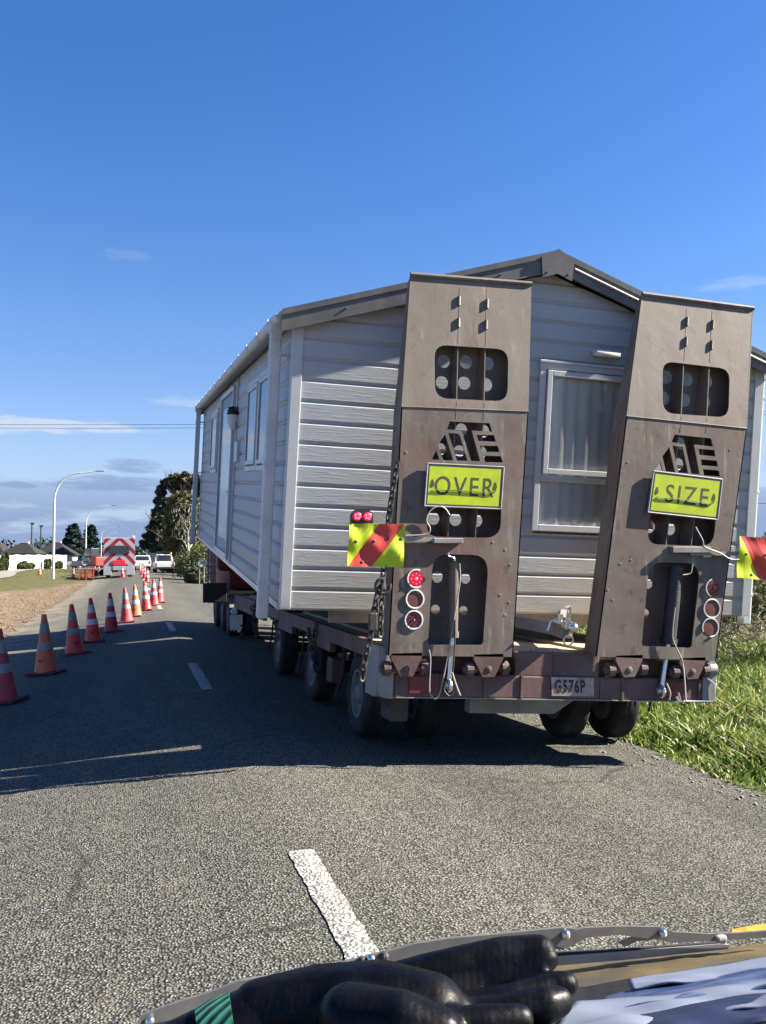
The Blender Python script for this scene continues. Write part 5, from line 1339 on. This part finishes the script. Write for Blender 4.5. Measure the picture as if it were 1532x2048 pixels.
# red excavator left of the chevron truck, and a flat trailer in front of it
ep = gp(202, 96); ex = empty('excavator', ep, (0, 0, .5)); tag(ex, 'red excavator parked left of the chevron truck', 'excavator')
m = MB(); m.bbox((-1.2, -1.1, .75), (1.2, 1.5, 1.75), .12); m.build('body', MT['redpaint'], ex); m = MB(); m.bbox((-1.1, .2, 1.75), (-.1, 1.5, 2.7), .1); cbn = m.build('cab', MT['darkcar'], ex)
for s in (-1, 1):
    m = MB(); pr = [(-1.5, .35), (-1.3, .08), (1.3, .08), (1.5, .35), (1.3, .62), (-1.3, .62)]; m.prism([pr], lambda a, b: (s * 1.0 - .22, a, b), (.44, 0, 0)); m.build('track', MT['black'], ex)
m = MB(); m.tube([(.4, 1.3, 1.3), (.4, 2.4, 2.2), (.4, 3.9, 2.0)], .17, 8); m.tube([(.4, 3.9, 2.0), (.4, 4.3, 1.0)], .12, 8); m.bbox((.1, 4.0, .5), (.7, 4.6, 1.2), .1); m.build('boom', MT['redpaint'], ex)
ftp = gp(196, 84); ft = empty('flat_trailer', ftp, (0, 0, 1.3)); tag(ft, 'low flat deck trailer between the barrier and the chevron truck', 'trailer')
m = MB(); m.bbox((-.9, -1.9, .62), (.9, 1.9, .74), .02); m.tube([(0, 1.9, .66), (0, 3.0, .6)], .05, 6); m.build('deck', MT['silver'], ft)
for s in (-1, 1):
    m = MB(); m.lathe([(.15, -.1), (.28, -.1), (.3, .0), (.28, .1), (.001, .08)], (s * .92, -.1, .3), (s, 0, 0), 14); m.build('wheel', MT['tyre'], ft, smooth=True)

# ================================================================== FENCE AND HOUSES on the left
def fence():
    A = at_d(-260, 1118, 74); A.z = gz(A.x, A.y); B0 = at_d(131, 1118, 118); B0.z = gz(B0.x, B0.y)
    o = wroot('boundary_wall', (B0.x, B0.y, B0.z)); d = (B0 - A); n = 14; dn = d.normalized(); side = Vector((-dn.y, dn.x, 0))
    m = MB()
    for k in range(n):
        a = A + d * (k / n); b = A + d * ((k + 1) / n) - dn * .04; zt0, zt1 = 1.56 + 8 / 1800 * (a.length), 1.56 + 6.5 / 1800 * b.length
        q = [a, b, b + side * .14, a + side * .14]; m.add([(p.x, p.y, p.z - .3) for p in q] + [(p.x, p.y, (zt0 if i in (0, 3) else zt1)) for i, p in enumerate(q)], [(0, 1, 5, 4), (1, 2, 6, 5), (2, 3, 7, 6), (3, 0, 4, 7), (4, 5, 6, 7)])
    m.build('wall_panel', MT['fence'], o)
    m = MB()
    for k in range(n + 1):
        a = A + d * (k / n); z1 = 1.53 + 8 / 1800 * a.length; m.box((a.x - .16, a.y - .16, a.z - .3), (a.x + .16, a.y + .16, z1))
    m.build('pillar', MT['fence'], o); tag(o, 'long cream rendered boundary wall beside the footpath', 'wall')
    return A, B0, d
FA, FB, FD = fence()
def hip_house(u0, u1, vt, dep, lab, vb=1110):
    A, B = at_d(u0, vb, dep), at_d(u1, vb, dep); T = at_d((u0 + u1) / 2, vt, dep); w = (B - A).length; c = (A + B) / 2; z0 = gz(c.x, c.y); rt = T.z; eave = A.z
    ang = math.atan2(B.y - A.y, B.x - A.x); o = empty('house', (c.x, c.y, z0), (0, 0, ang)); hw, hd = w / 2, w * .42
    m = MB(); m.box((-hw + .5, -hd + .5, -.3), (hw - .5, hd - .5, eave - z0 + .05)); m.build('wall', MT['brick'], o)
    m = MB(); rl = max(.3, hw - hd * .95); e = eave - z0; t = rt - z0
    m.add([(-hw, -hd, e), (hw, -hd, e), (hw, hd, e), (-hw, hd, e), (-rl, 0, t), (rl, 0, t)], [(0, 1, 5, 4), (1, 2, 5), (2, 3, 4, 5), (3, 0, 4), (3, 2, 1, 0)]); rf = m.build('roof', MT['tiles'], o)
    m = MB(); m.tube([(-rl, 0, t + .03), (rl, 0, t + .03)], .12, 6); m.bbox((rl - .4, .3, t - .5), (rl + .0, .7, t + .22), .03); m.build('chimney', MT['brick'], rf)
    m = MB()
    for x in (-.5, .35): m.box((hw * x - .9, -hd + .46, .9), (hw * x + .9, -hd + .498, 2.0))
    m.build('window', MT['glass_dark'], o); tag(o, lab, 'house', 'dark roofed houses behind the wall')
hip_house(-62, 26, 1077, 150, 'dark roofed house cut off by the view edge behind the cream wall')
hip_house(12, 84, 1086, 135, 'wide brown hip roofed house behind the cream wall', 1107)
hip_house(72, 152, 1085, 150, 'dark hip roofed house nearest the conifers')

# ================================================================== TREES AND PLANTS
def leaf_cloud(name, blobs, size, mat, parent, stretch=1.0, flat=.0):
    """blobs: (centre, radii, count); many small leaf faces spread through each blob, denser towards its skin"""
    Vs = []
    for (c, r, n) in blobs:
        n = int(n); d = nr.normal(size=(n, 3)); d /= np.linalg.norm(d, axis=1)[:, None]
        rr_ = .45 + .55 * nr.random(n) ** .5; lump = 1 + .18 * np.sin(d[:, 0] * 7 + c[0]) * np.sin(d[:, 2] * 6 + c[2]) + .12 * np.sin(d[:, 1] * 11)
        P = np.array(c) + d * (rr_ * lump)[:, None] * np.array(r)
        a = nr.normal(size=(n, 3)); a[:, 2] *= (1 - flat); a /= np.linalg.norm(a, axis=1)[:, None]
        b = np.cross(a, nr.normal(size=(n, 3))); b /= np.linalg.norm(b, axis=1)[:, None]
        s = size * (.6 + .8 * nr.random(n))[:, None]
        Q = np.stack([P - a * s * stretch, P + b * s * .5, P + a * s * stretch, P - b * s * .5], 1); Vs.append(Q)
    V = np.concatenate(Vs); n = len(V); Fq = np.arange(n * 4).reshape(n, 4)
    loc = parent.location if parent is not None else (0, 0, 0)
    return raw_mesh(name, V.reshape(-1, 3), Fq, mat, parent, loc=tuple(loc))
def limbs(m, b, h, r, n, spread, up=.6, seed=0, sub=2, start=.3):
    R = random.Random(seed); b = Vector(b)
    m.tube([b + Vector((0, 0, -.3)), b + Vector((R.uniform(-.1, .1), 0, h * .35)), b + Vector((R.uniform(-.3, .3), R.uniform(-.3, .3), h * .7)), b + Vector((R.uniform(-.4, .4), 0, h))], r, 8, rr=[r * 1.2, r * .85, r * .5, r * .12])
    def br(p, d, L_, rr_, lev):
        q = [p]; dd = d.copy()
        for k in range(3): dd = (dd + Vector((R.uniform(-.25, .25), R.uniform(-.25, .25), R.uniform(0, .3) * up))).normalized(); q.append(q[-1] + dd * L_ / 3)
        m.tube(q, rr_, 5, rr=[rr_, rr_ * .75, rr_ * .5, rr_ * .2], caps=False)
        if lev > 0:
            for k in range(R.choice((3, 4, 5))):
                i = R.choice((1, 2, 2, 3)); nd = (dd + Vector((R.uniform(-1, 1), R.uniform(-1, 1), R.uniform(-.2, .8)))).normalized(); br(q[i], nd, L_ * R.uniform(.45, .7), rr_ * .5, lev - 1)
    for k in range(n):
        t = start + (1 - start) * (k + .5) / n * .9; a = 2.4 * k + R.uniform(-.5, .5)
        br(b + Vector((0, 0, h * t)), Vector((math.cos(a), math.sin(a), up)).normalized(), spread * R.uniform(.6, 1.1) * (1.15 - .6 * t), r * .42 * (1.2 - t), sub)
def tree_root(name, p, lab, cat, group=None):
    o = wroot(name, p); tag(o, lab, cat, group); return o
def px_blob(u, v, ru, rv, dep, n, dr=None):
    c = at_d(u, v, dep); k = dep / F; return (tuple(c), (ru * k, (dr or ru) * k, rv * k), n)
# big dark macrocarpa
D1 = 150; c = at_d(375, 1118, D1); base = (c.x, c.y, gz(c.x, c.y))
mac = tree_root('macrocarpa_tree', base, 'tall dark macrocarpa tree behind the paler willow on the right', 'tree')
m = MB(); limbs(m, base, 13.5, .75, 12, 6.5, .5, 5, 2); m.build('trunk', MT['bark'], mac, smooth=True)
bl = [px_blob(374, 962, 28, 15, D1, 3000), (px_blob(350, 962, 17, 13, D1, 1600)), px_blob(335, 968, 14, 11, D1, 1300), px_blob(322, 982, 10, 12, D1, 900), px_blob(400, 965, 22, 16, D1, 1800), px_blob(316, 1002, 8, 9, D1, 500), px_blob(420, 985, 25, 25, D1, 1800), px_blob(360, 985, 18, 9, D1, 700)]
leaf_cloud('crown', bl, .30, MT['leaf_rust'], mac)
D1b = 138; c = at_d(325, 1118, D1b); base = (c.x, c.y, gz(c.x, c.y))
mac2 = tree_root('macrocarpa_tree', base, 'lower dark macrocarpa whose boughs reach out over the road', 'tree')
m = MB(); limbs(m, base, 8.5, .5, 10, 4.5, .3, 8, 2); m.build('trunk', MT['bark'], mac2, smooth=True)
bl = [px_blob(318, 1035, 14, 22, D1b, 2400), px_blob(312, 1062, 15, 24, D1b, 2800), px_blob(320, 1092, 20, 22, D1b, 3000), px_blob(303, 1078, 12, 10, D1b, 900), px_blob(294, 1072, 9, 4.5, D1b, 350), px_blob(291, 1091, 10, 6, D1b, 500), px_blob(302, 1055, 8, 6, D1b, 400), px_blob(336, 1010, 12, 16, D1b, 900), px_blob(284, 1084, 5, 2.5, D1b, 120), px_blob(345, 1090, 16, 25, D1b, 1500)]
leaf_cloud('crown', bl, .26, MT['leaf_dark'], mac2, 1.3)
# willow
D2 = 118; c = at_d(360, 1118, D2); base = (c.x, c.y, gz(c.x, c.y))
wil = tree_root('willow_tree', base, 'olive green willow in front of the dark macrocarpas', 'tree')
m = MB(); limbs(m, base, 9.5, .35, 14, 4.2, 1.3, 12, 2, .12); m.build('trunk', MT['bark'], wil, smooth=True)
bl = [px_blob(362, 1010, 24, 24, D2, 2600), px_blob(385, 1020, 22, 28, D2, 2600), px_blob(345, 1032, 17, 26, D2, 2200), px_blob(372, 1050, 32, 26, D2, 3600), px_blob(350, 1065, 22, 26, D2, 2400), px_blob(400, 1045, 22, 32, D2, 2200), px_blob(365, 992, 12, 10, D2, 500), px_blob(390, 1085, 32, 26, D2, 2600), px_blob(340, 1095, 14, 18, D2, 900)]
leaf_cloud('crown', bl, .17, MT['leaf_willow'], wil, 1.6)
# bare pale tree
D3 = 78; c = at_d(377, 1118, D3); base = (c.x, c.y, gz(c.x, c.y))
bare = tree_root('bare_tree', base, 'bare pale barked tree in front of the willow', 'tree')
m = MB(); P3 = lambda u, v, dd=0: at_d(u, v, D3 + dd)
for (pts, r0, r1) in (([(377, 1142), (377, 1110), (376, 1085), (376.5, 1062)], .17, .075), ([(377, 1105), (370, 1085), (362, 1078), (352, 1077)], .08, .02), ([(370, 1085), (371, 1068), (368, 1058)], .05, .015), ([(377, 1100), (384, 1088), (392, 1075), (399, 1068)], .10, .03), ([(376, 1080), (384, 1068), (389, 1061)], .06, .015), ([(376.5, 1063), (380, 1052), (378, 1040), (381, 1025)], .06, .012), ([(376.5, 1063), (372, 1052), (366, 1040), (362, 1028)], .055, .012), ([(377, 1115), (368, 1098), (364, 1090)], .06, .015), ([(384, 1088), (396, 1084), (404, 1080)], .045, .012), ([(380, 1052), (387, 1040), (390, 1026)], .035, .01)):
    q = [P3(u, v, rnd.uniform(-.4, .4) if i else 0) for i, (u, v) in enumerate(pts)]; k = len(q); m.tube(q, r0, 6, rr=[r0 + (r1 - r0) * i / (k - 1) for i in range(k)])
R = random.Random(4)
for k in range(90):
    u, v = R.uniform(346, 408), R.uniform(1015, 1085); q = [P3(u, v, R.uniform(-1, 1))]
    for j in range(3): u += R.uniform(-4, 4); v -= R.uniform(2, 7); q.append(P3(u, v, R.uniform(-1, 1)))
    m.tube(q, .016, 4, rr=[.014, .011, .008, .005], caps=False)
m.build('trunk', MT['bark_pale'], bare, smooth=True)
# roadside bushes on the right, before the trees
for i, (u, v, dep, r, lab) in enumerate(((400, 1112, 82, 2.2, 'brownish bush behind the round sign'), (358, 1125, 92, 1.7, 'dark bush at the foot of the willow'), (394, 1143, 62, .75, 'low green bush at the kerb below the round sign'), (425, 1105, 70, 2.6, 'brown bush at the front corner of the mobile home'))):
    c = at_d(u, v, dep); p = Vector((c.x, c.y, gz(c.x, c.y))); o = tree_root('bush', p, lab, 'bush', 'bushes along the right verge'); h = max(.5, c.z - p.z + r * .3)
    m = MB(); limbs(m, p, h * .9, .06, 7, r * .8, 1.2, i, 1, .05); m.build('stem', MT['twig'], o)
    leaf_cloud('foliage', [((p.x, p.y, p.z + h * .5), (r, r, h * .6), 2600), ((p.x + r * .4, p.y, p.z + h * .7), (r * .6, r * .6, h * .45), 1200), ((p.x - r * .5, p.y, p.z + h * .35), (r * .6, r * .6, h * .4), 1000)], .085, MT['leaf_hedge'], o, 1.4)
# two conifers on the left
def conifer(u, vt, vb, half, dep, lab, seed):
    T = at_d(u, vt, dep); p = Vector((T.x, T.y, gz(T.x, T.y))); o = tree_root('conifer', p, lab, 'tree', 'conifers left of the road'); h = T.z - p.z; w = half * dep / F
    m = MB(); m.tube([p, p + Vector((0, 0, h * .95))], .3, 8, rr=[.4, .06]); R = random.Random(seed); bl = []
    for k in range(46):
        t = .12 + .86 * (k / 46); a = 2.4 * k; L_ = w * (1.15 - t) ** .75 * R.uniform(.65, 1.1); q = p + Vector((0, 0, h * t)); e = q + Vector((math.cos(a) * L_, math.sin(a) * L_, h * .03 + L_ * .12))
        m.tube([q, q.lerp(e, .5), e], .05, 5, rr=[.08, .05, .02], caps=False)
        for f in (.45, .85): c = q.lerp(e, f); bl.append((tuple(c), (L_ * .34 + .2, L_ * .34 + .2, .28 + .3 * (1 - t)), 130))
    bl.append((tuple(p + Vector((0, 0, h * .45))), (w * .45, w * .45, h * .36), 1500))
    m.build('trunk', MT['bark'], o); leaf_cloud('crown', bl, .26, MT['leaf_con'], o, 1.2, .6)
conifer(147, 1049, 1125, 27, 200, 'broad dark conifer behind the second lamp, left of the pair', 1)
conifer(182, 1051, 1125, 21, 205, 'narrower dark conifer right of the second lamp', 2)
# small layered pine behind the first lamp
T = at_d(103, 1078, 185); p = Vector((T.x, T.y, gz(T.x, T.y))); o = tree_root('pine_tree', p, 'thin layered pine beside the first lamp, above the roofs', 'tree'); h = T.z - p.z
m = MB(); m.tube([p, p + Vector((0, 0, h))], .1, 6, rr=[.18, .03]); bl = []
for k in range(8):
    z = h * (.45 + .065 * k); L_ = 1.5 - .17 * k
    for a in range(6): e = p + Vector((math.cos(a * 1.05) * L_, math.sin(a * 1.05) * L_, z + .2)); m.tube([p + Vector((0, 0, z)), e], .03, 4); bl.append((tuple(e.lerp(p + Vector((0, 0, z)), .35)), (.45, .45, .1), 40))
m.build('trunk', MT['bark'], o); leaf_cloud('crown', bl, .14, MT['leaf_con'], o)
# plants at the foot of the wall
for i, (u, h, w, lab) in enumerate(((4, 2.6, .55, 'slim dark shrub against the cream wall at the view edge'), (13, 3.1, .6, 'taller slim shrub against the cream wall'), (46, 1.5, 1.5, 'rounded grassy shrub at the foot of the cream wall'), (60, 1.2, 1.3, 'low shrub right of the rounded one by the cream wall'), (92, 1.9, .5, 'slim shrub just left of the first lamp'), (99, 2.0, .5, 'slim shrub just behind the first lamp'), (117, 1.5, 1.4, 'dark low shrub near the end of the cream wall'))):
    t_ = (u + 260) / 391.; q = FA + FD * (t_ * .5 + .5 * t_ * t_ * .9) ; dq = at_d(u, 1118, 1.0) - CAM
    # where the sight line meets the wall line
    den = dq.x * FD.y - dq.y * FD.x; tt = (FA.x * FD.y - FA.y * FD.x) / den; q = CAM + dq * (tt - 1.3); p = Vector((q.x, q.y, gz(q.x, q.y)))
    h *= .62; w *= .55
    o = tree_root('shrub', p, lab, 'shrub', 'shrubs along the cream wall'); m = MB(); limbs(m, p, h * .8, .05, 6, w * .5, 1.4, 20 + i, 1, .1); m.build('stem', MT['twig'], o)
    leaf_cloud('foliage', [((p.x, p.y, p.z + h * .45), (w * .8, w * .8, h * .52), 900), ((p.x + .2 * w, p.y, p.z + h * .75), (w * .45, w * .45, h * .28), 350)], .11, MT['leaf_hedge'], o, 1.5)
# distant tree belt
bl = []
for k in range(70):
    u = -120 + k * 9.5 + rnd.uniform(-4, 4); dep = 380 + rnd.uniform(-60, 90); c = at_d(u, 1118, dep); hgt = rnd.uniform(3.0, 7.5) * (1.5 if 60 < u < 110 or u > 270 else 1); bl.append(((c.x, c.y, gz(c.x, c.y) + hgt * .5), (rnd.uniform(3, 6), 4, hgt * .62), 240))
for k in range(30):
    c = at_d(700 + 40 * k, 1118, 330); bl.append(((c.x, c.y, 3), (7, 5, 4.5), 200))
tag(leaf_cloud('treeline', bl, .75, MT['leaf_con'], None), 'distant dark tree belt on the horizon', 'treeline', kind='stuff')
# scrub behind the mobile home on the right verge
for i, (x, y, r, h, lab) in enumerate(((9.6, 12.2, 1.25, 2.0, 'tangled dry scrub bush at the right edge beside the mobile home'), (10.8, 15.5, 1.6, 2.3, 'bushy scrub behind the first tangled one on the right verge'), (9.3, 18.5, 1.3, 1.7, 'lower scrub bush hidden along the mobile home side'), (12.5, 20.5, 2.0, 2.6, 'tall leafy scrub at the back of the right verge'))):
    p = Vector((x, y, gz(x, y))); o = tree_root('scrub_bush', p, lab, 'bush', 'scrub on the right verge')
    m = MB(); R = random.Random(30 + i)
    for k in range(120):
        a = R.uniform(0, 6.28); q = [p + Vector((math.cos(a) * R.uniform(0, r), math.sin(a) * R.uniform(0, r), R.uniform(0, h * .4)))]
        for j in range(4): q.append(q[-1] + Vector((R.uniform(-.3, .3), R.uniform(-.3, .3), R.uniform(-.08, .34) * h / 2)))
        m.tube(q, .01, 4, rr=[.012, .010, .008, .006, .003], caps=False)
    m.build('stem', MT['twig'], o)
    bl = []
    for k in range(26): a = R.uniform(0, 6.28); q = R.uniform(.2, 1); bl.append(((p.x + math.cos(a) * r * q, p.y + math.sin(a) * r * q, p.z + R.uniform(.35, .98) * h), (.28, .28, .24), 190))
    leaf_cloud('foliage', bl, .035, MT['leaf_shrub'], o, 1.5)

# ================================================================== THE VEHICLE THE PHOTO IS TAKEN FROM
van = wroot('works_van', (.1, .3, 0)); tag(van, 'front of the vehicle the photo is taken from: wiper, yellow cowl, black dashboard', 'vehicle')
def fp(u, v, d): return at_d(u, v, d)
def strip(m, top, bot, thick=.006):
    """ribbon between two polylines of points, given a little thickness"""
    n = len(top); off = RC @ Vector((0, thick, -thick * .3)); vs = list(top) + list(bot) + [p + off for p in top] + [p + off for p in bot]; fs = []
    for i in range(n - 1):
        fs += [(i, i + 1, n + i + 1, n + i), (2 * n + i, 3 * n + i, 3 * n + i + 1, 2 * n + i + 1), (i, 2 * n + i, 2 * n + i + 1, i + 1), (n + i, n + i + 1, 3 * n + i + 1, 3 * n + i)]
    fs += [(0, n, 3 * n, 2 * n), (n - 1, 3 * n - 1, 4 * n - 1, 2 * n - 1)]
    m.add(vs, fs)
WD = lambda u: .86 + .20 * (u - 285) / 1250
def pl(pts, dd=0.0): return [fp(u, v, WD(u) + dd) for u, v in pts]
m = MB()
# main arm
strip(m, pl([(280, 2032), (340, 2010), (420, 1985), (480, 1962), (560, 1951), (640, 1938), (700, 1922), (780, 1902)]), pl([(284, 2060), (350, 2048), (425, 2030), (490, 2010), (560, 1990), (640, 1978), (700, 1962), (780, 1944)]), .012)
wiper = m.build('wiper_arm', MT['wiper'], van)
m = MB()
strip(m, pl([(770, 1905), (830, 1888), (900, 1877), (1000, 1868), (1080, 1860), (1128, 1855), (1150, 1858)]), pl([(770, 1930), (830, 1912), (900, 1899), (1000, 1889), (1080, 1886), (1128, 1896), (1150, 1892)]), .010)
strip(m, pl([(1146, 1862), (1170, 1856), (1240, 1853), (1320, 1854), (1345, 1864)]), pl([(1146, 1890), (1175, 1875), (1240, 1870), (1310, 1879), (1345, 1886)]), .010)
strip(m, pl([(1340, 1864), (1420, 1868), (1480, 1866), (1545, 1861)]), pl([(1340, 1885), (1420, 1883), (1480, 1879), (1545, 1874)]), .008)
strip(m, pl([(800, 1922), (880, 1902), (940, 1890), (1010, 1879)], .008), pl([(800, 1945), (880, 1926), (945, 1914), (1010, 1886)], .008), .008)
strip(m, pl([(1010, 1884), (1060, 1874), (1110, 1886), (1128, 1890)], .006), pl([(1010, 1892), (1060, 1884), (1105, 1897), (1128, 1900)], .006), .008)
strip(m, pl([(1238, 1886), (1270, 1873), (1300, 1868)], .008), pl([(1250, 1894), (1275, 1882), (1306, 1880)], .008), .008)
m.build('wiper_frame', MT['wiper'], wiper)
m = MB()
for (u, v, r) in ((1132, 1870, .0055), (1326, 1867, .0052), (955, 1911, .006), (300, 2043, .005), (742, 1918, .0048)): m.ball(fp(u, v, WD(u) - .004), r, 10)
m.build('rivet', MT['chrome'], wiper, smooth=True)
m = MB()
for (u, v, r) in ((768, 1914, .0058), (724, 1922, .005)): m.ball(fp(u, v, WD(u) - .001), r, 10)
strip(m, pl([(820, 1952), (940, 1926), (1100, 1906), (1280, 1896), (1450, 1884)], .015), pl([(820, 1962), (940, 1936), (1100, 1918), (1280, 1904), (1450, 1889)], .015), .008)
m.build('wiper_blade', MT['rubber'], wiper)
m = MB(); strip(m, pl([(1040, 1921), (1120, 1912), (1260, 1902), (1440, 1888), (1460, 1890)], .012), pl([(1040, 1938), (1120, 1931), (1260, 1919), (1440, 1900), (1455, 1898)], .012), .008); m.bbox(*[tuple(x) for x in (lambda p: (p - Vector((.006, .006, .004)), p + Vector((.008, .006, .004))))(fp(1438, 1876, WD(1438)))], .003); m.build('blade_holder', MT['chassis_grey'], wiper)
# cowl panel below the blade
m = MB(); strip(m, pl([(1090, 1938), (1200, 1922), (1330, 1908), (1450, 1898), (1560, 1888)], .05), pl([(1060, 2015), (1200, 1990), (1330, 1962), (1450, 1940), (1560, 1922)], -.10), .01); m.build('cowl', MT['cowl'], van)
m = MB(); strip(m, pl([(1470, 1861), (1500, 1855), (1560, 1846)], .12), pl([(1470, 1866), (1500, 1866), (1560, 1864)], .07), .01); m.build('bonnet_edge', MT['yellow'], van)
m = MB()
tb = [(260, 2066), (420, 2036), (600, 1990), (800, 1985), (1000, 1992), (1180, 1984), (1300, 1962), (1420, 1945), (1560, 1920)]
strip(m, [fp(u, v, .76) for u, v in tb], [fp(u, v + 200, .52) for u, v in tb], .02); m.build('dashboard', MT['dash'], van)
# papers on the dashboard
def sheet_paper(name, top, bot, d0, d1, mat, lab, amp=.004, seed=0):
    n = 26; k = 10; vs = []; R = random.Random(seed); ph = [R.uniform(0, 6) for _ in range(4)]
    def lerp(pts, t):
        x = t * (len(pts) - 1); i = min(int(x), len(pts) - 2); f = x - i; return (pts[i][0] * (1 - f) + pts[i + 1][0] * f, pts[i][1] * (1 - f) + pts[i + 1][1] * f)
    for j in range(k + 1):
        s = j / k
        for i in range(n + 1):
            t = i / n; a, b = lerp(top, t), lerp(bot, t); p = fp(a[0] * (1 - s) + b[0] * s, a[1] * (1 - s) + b[1] * s, d0 * (1 - s) + d1 * s)
            p.z += amp * (math.sin(t * 9 + s * 5 + ph[0]) + .7 * math.sin(t * 17 - s * 8 + ph[1]) + .5 * math.sin(s * 14 + ph[2])) * (.3 + s); vs.append(p)
    m = MB(); m.add(vs, [(j * (n + 1) + i, j * (n + 1) + i + 1, (j + 1) * (n + 1) + i + 1, (j + 1) * (n + 1) + i) for j in range(k) for i in range(n)])
    o = m.build(name, mat, None, smooth=True, loc=vs[0]); q = o.modifiers.new('thickness', 'SOLIDIFY'); q.thickness = .002; tag(o, lab, 'paper', 'papers on the dashboard'); return o
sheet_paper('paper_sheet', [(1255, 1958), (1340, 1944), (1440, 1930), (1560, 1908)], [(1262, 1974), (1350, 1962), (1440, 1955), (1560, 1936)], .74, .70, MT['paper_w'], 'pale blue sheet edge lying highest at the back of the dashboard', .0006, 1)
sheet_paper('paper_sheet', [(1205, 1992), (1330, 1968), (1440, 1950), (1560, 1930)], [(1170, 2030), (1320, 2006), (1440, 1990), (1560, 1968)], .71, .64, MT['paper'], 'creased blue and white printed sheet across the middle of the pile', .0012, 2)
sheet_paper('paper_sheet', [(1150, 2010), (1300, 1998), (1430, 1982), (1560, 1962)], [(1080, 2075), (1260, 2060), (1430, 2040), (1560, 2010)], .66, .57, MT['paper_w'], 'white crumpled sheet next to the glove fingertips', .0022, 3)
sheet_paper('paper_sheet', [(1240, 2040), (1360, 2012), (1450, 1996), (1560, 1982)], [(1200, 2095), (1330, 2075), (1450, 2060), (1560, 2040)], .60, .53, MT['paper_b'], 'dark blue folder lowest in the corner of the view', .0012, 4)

# glove: limbs of overlapping tapered capsules merged into one skin
def glove():
    m = MB()
    def cap(pts, rs, d):
        P = [fp(u, v, dd) for (u, v), dd in zip(pts, d)]; R_ = [r / F * dd for r, dd in zip(rs, d)]
        for i in range(len(P) - 1):
            for k in range(9):
                t = k / 8; m.ball(P[i].lerp(P[i + 1], t), R_[i] * (1 - t) + R_[i + 1] * t, 16)
    # palm and back of the hand, five fingers of different lengths, curled
    cap([(520, 2030), (640, 2015), (760, 2015), (860, 2030)], [68, 80, 88, 80], [.62, .62, .61, .60])
    cap([(600, 1998), (700, 2000), (800, 2008)], [50, 50, 50], [.64, .64, .63])
    cap([(740, 1975), (870, 1945), (1000, 1918), (1078, 1906)], [36, 40, 42, 36], [.65, .655, .66, .66])      # index, lying back
    cap([(880, 1990), (980, 1972), (1060, 1940), (1095, 1918)], [30, 28, 28, 24], [.64, .645, .65, .652])
    cap([(900, 2022), (1030, 2000), (1100, 1975), (1133, 1968)], [34, 34, 31, 26], [.62, .62, .63, .63])      # middle
    cap([(900, 2040), (1010, 2028), (1090, 2010), (1118, 2002)], [38, 38, 36, 30], [.60, .60, .60, .605])     # ring
    cap([(880, 2060), (970, 2045), (1040, 2038)], [40, 36, 30], [.575, .575, .578])                           # little
    cap([(700, 2040), (800, 2050), (880, 2066)], [70, 66, 50], [.58, .565, .56])                              # thumb
    o = m.build('work_glove', MT['glove'], None, loc=fp(760, 2020, .61))
    rm = o.modifiers.new('skin', 'REMESH'); rm.mode = 'VOXEL'; rm.voxel_size = .0022
    smo = o.modifiers.new('smooth', 'SMOOTH'); smo.factor = .5; smo.iterations = 14
    dg = bpy.context.evaluated_depsgraph_get(); me = bpy.data.meshes.new_from_object(o.evaluated_get(dg)); o.modifiers.clear(); old = o.data; o.data = me; me.name = 'work_glove'
    me.polygons.foreach_set('use_smooth', [True] * len(me.polygons))
    tag(o, 'black rubber coated work glove lying on the dashboard, fingers curled right', 'glove')
    def child(name, pts, rs, d, mat):
        mm = MB(); P = [fp(u, v, dd) for (u, v), dd in zip(pts, d)]; mm.tube(P, 1, 20, rr=[r / F * dd for r, dd in zip(rs, d)])
        c = mm.build(name, mat, None, smooth=True); c.data.transform(Matrix.Translation(-Vector(o.location))); c.parent = o
    child('cuff', [(404, 2076), (430, 2066), (470, 2054)], [57, 61, 65], [.607, .609, .612], MT['cuff'])
    child('wrist', [(250, 2135), (340, 2098), (420, 2070), (500, 2045), (580, 2024)], [38, 48, 57, 66, 74], [.60, .605, .61, .617, .622], MT['glove'])
glove()

for o in list(bpy.data.objects):
    for k in ('_w', '_o'):
        if k in o: del o[k]
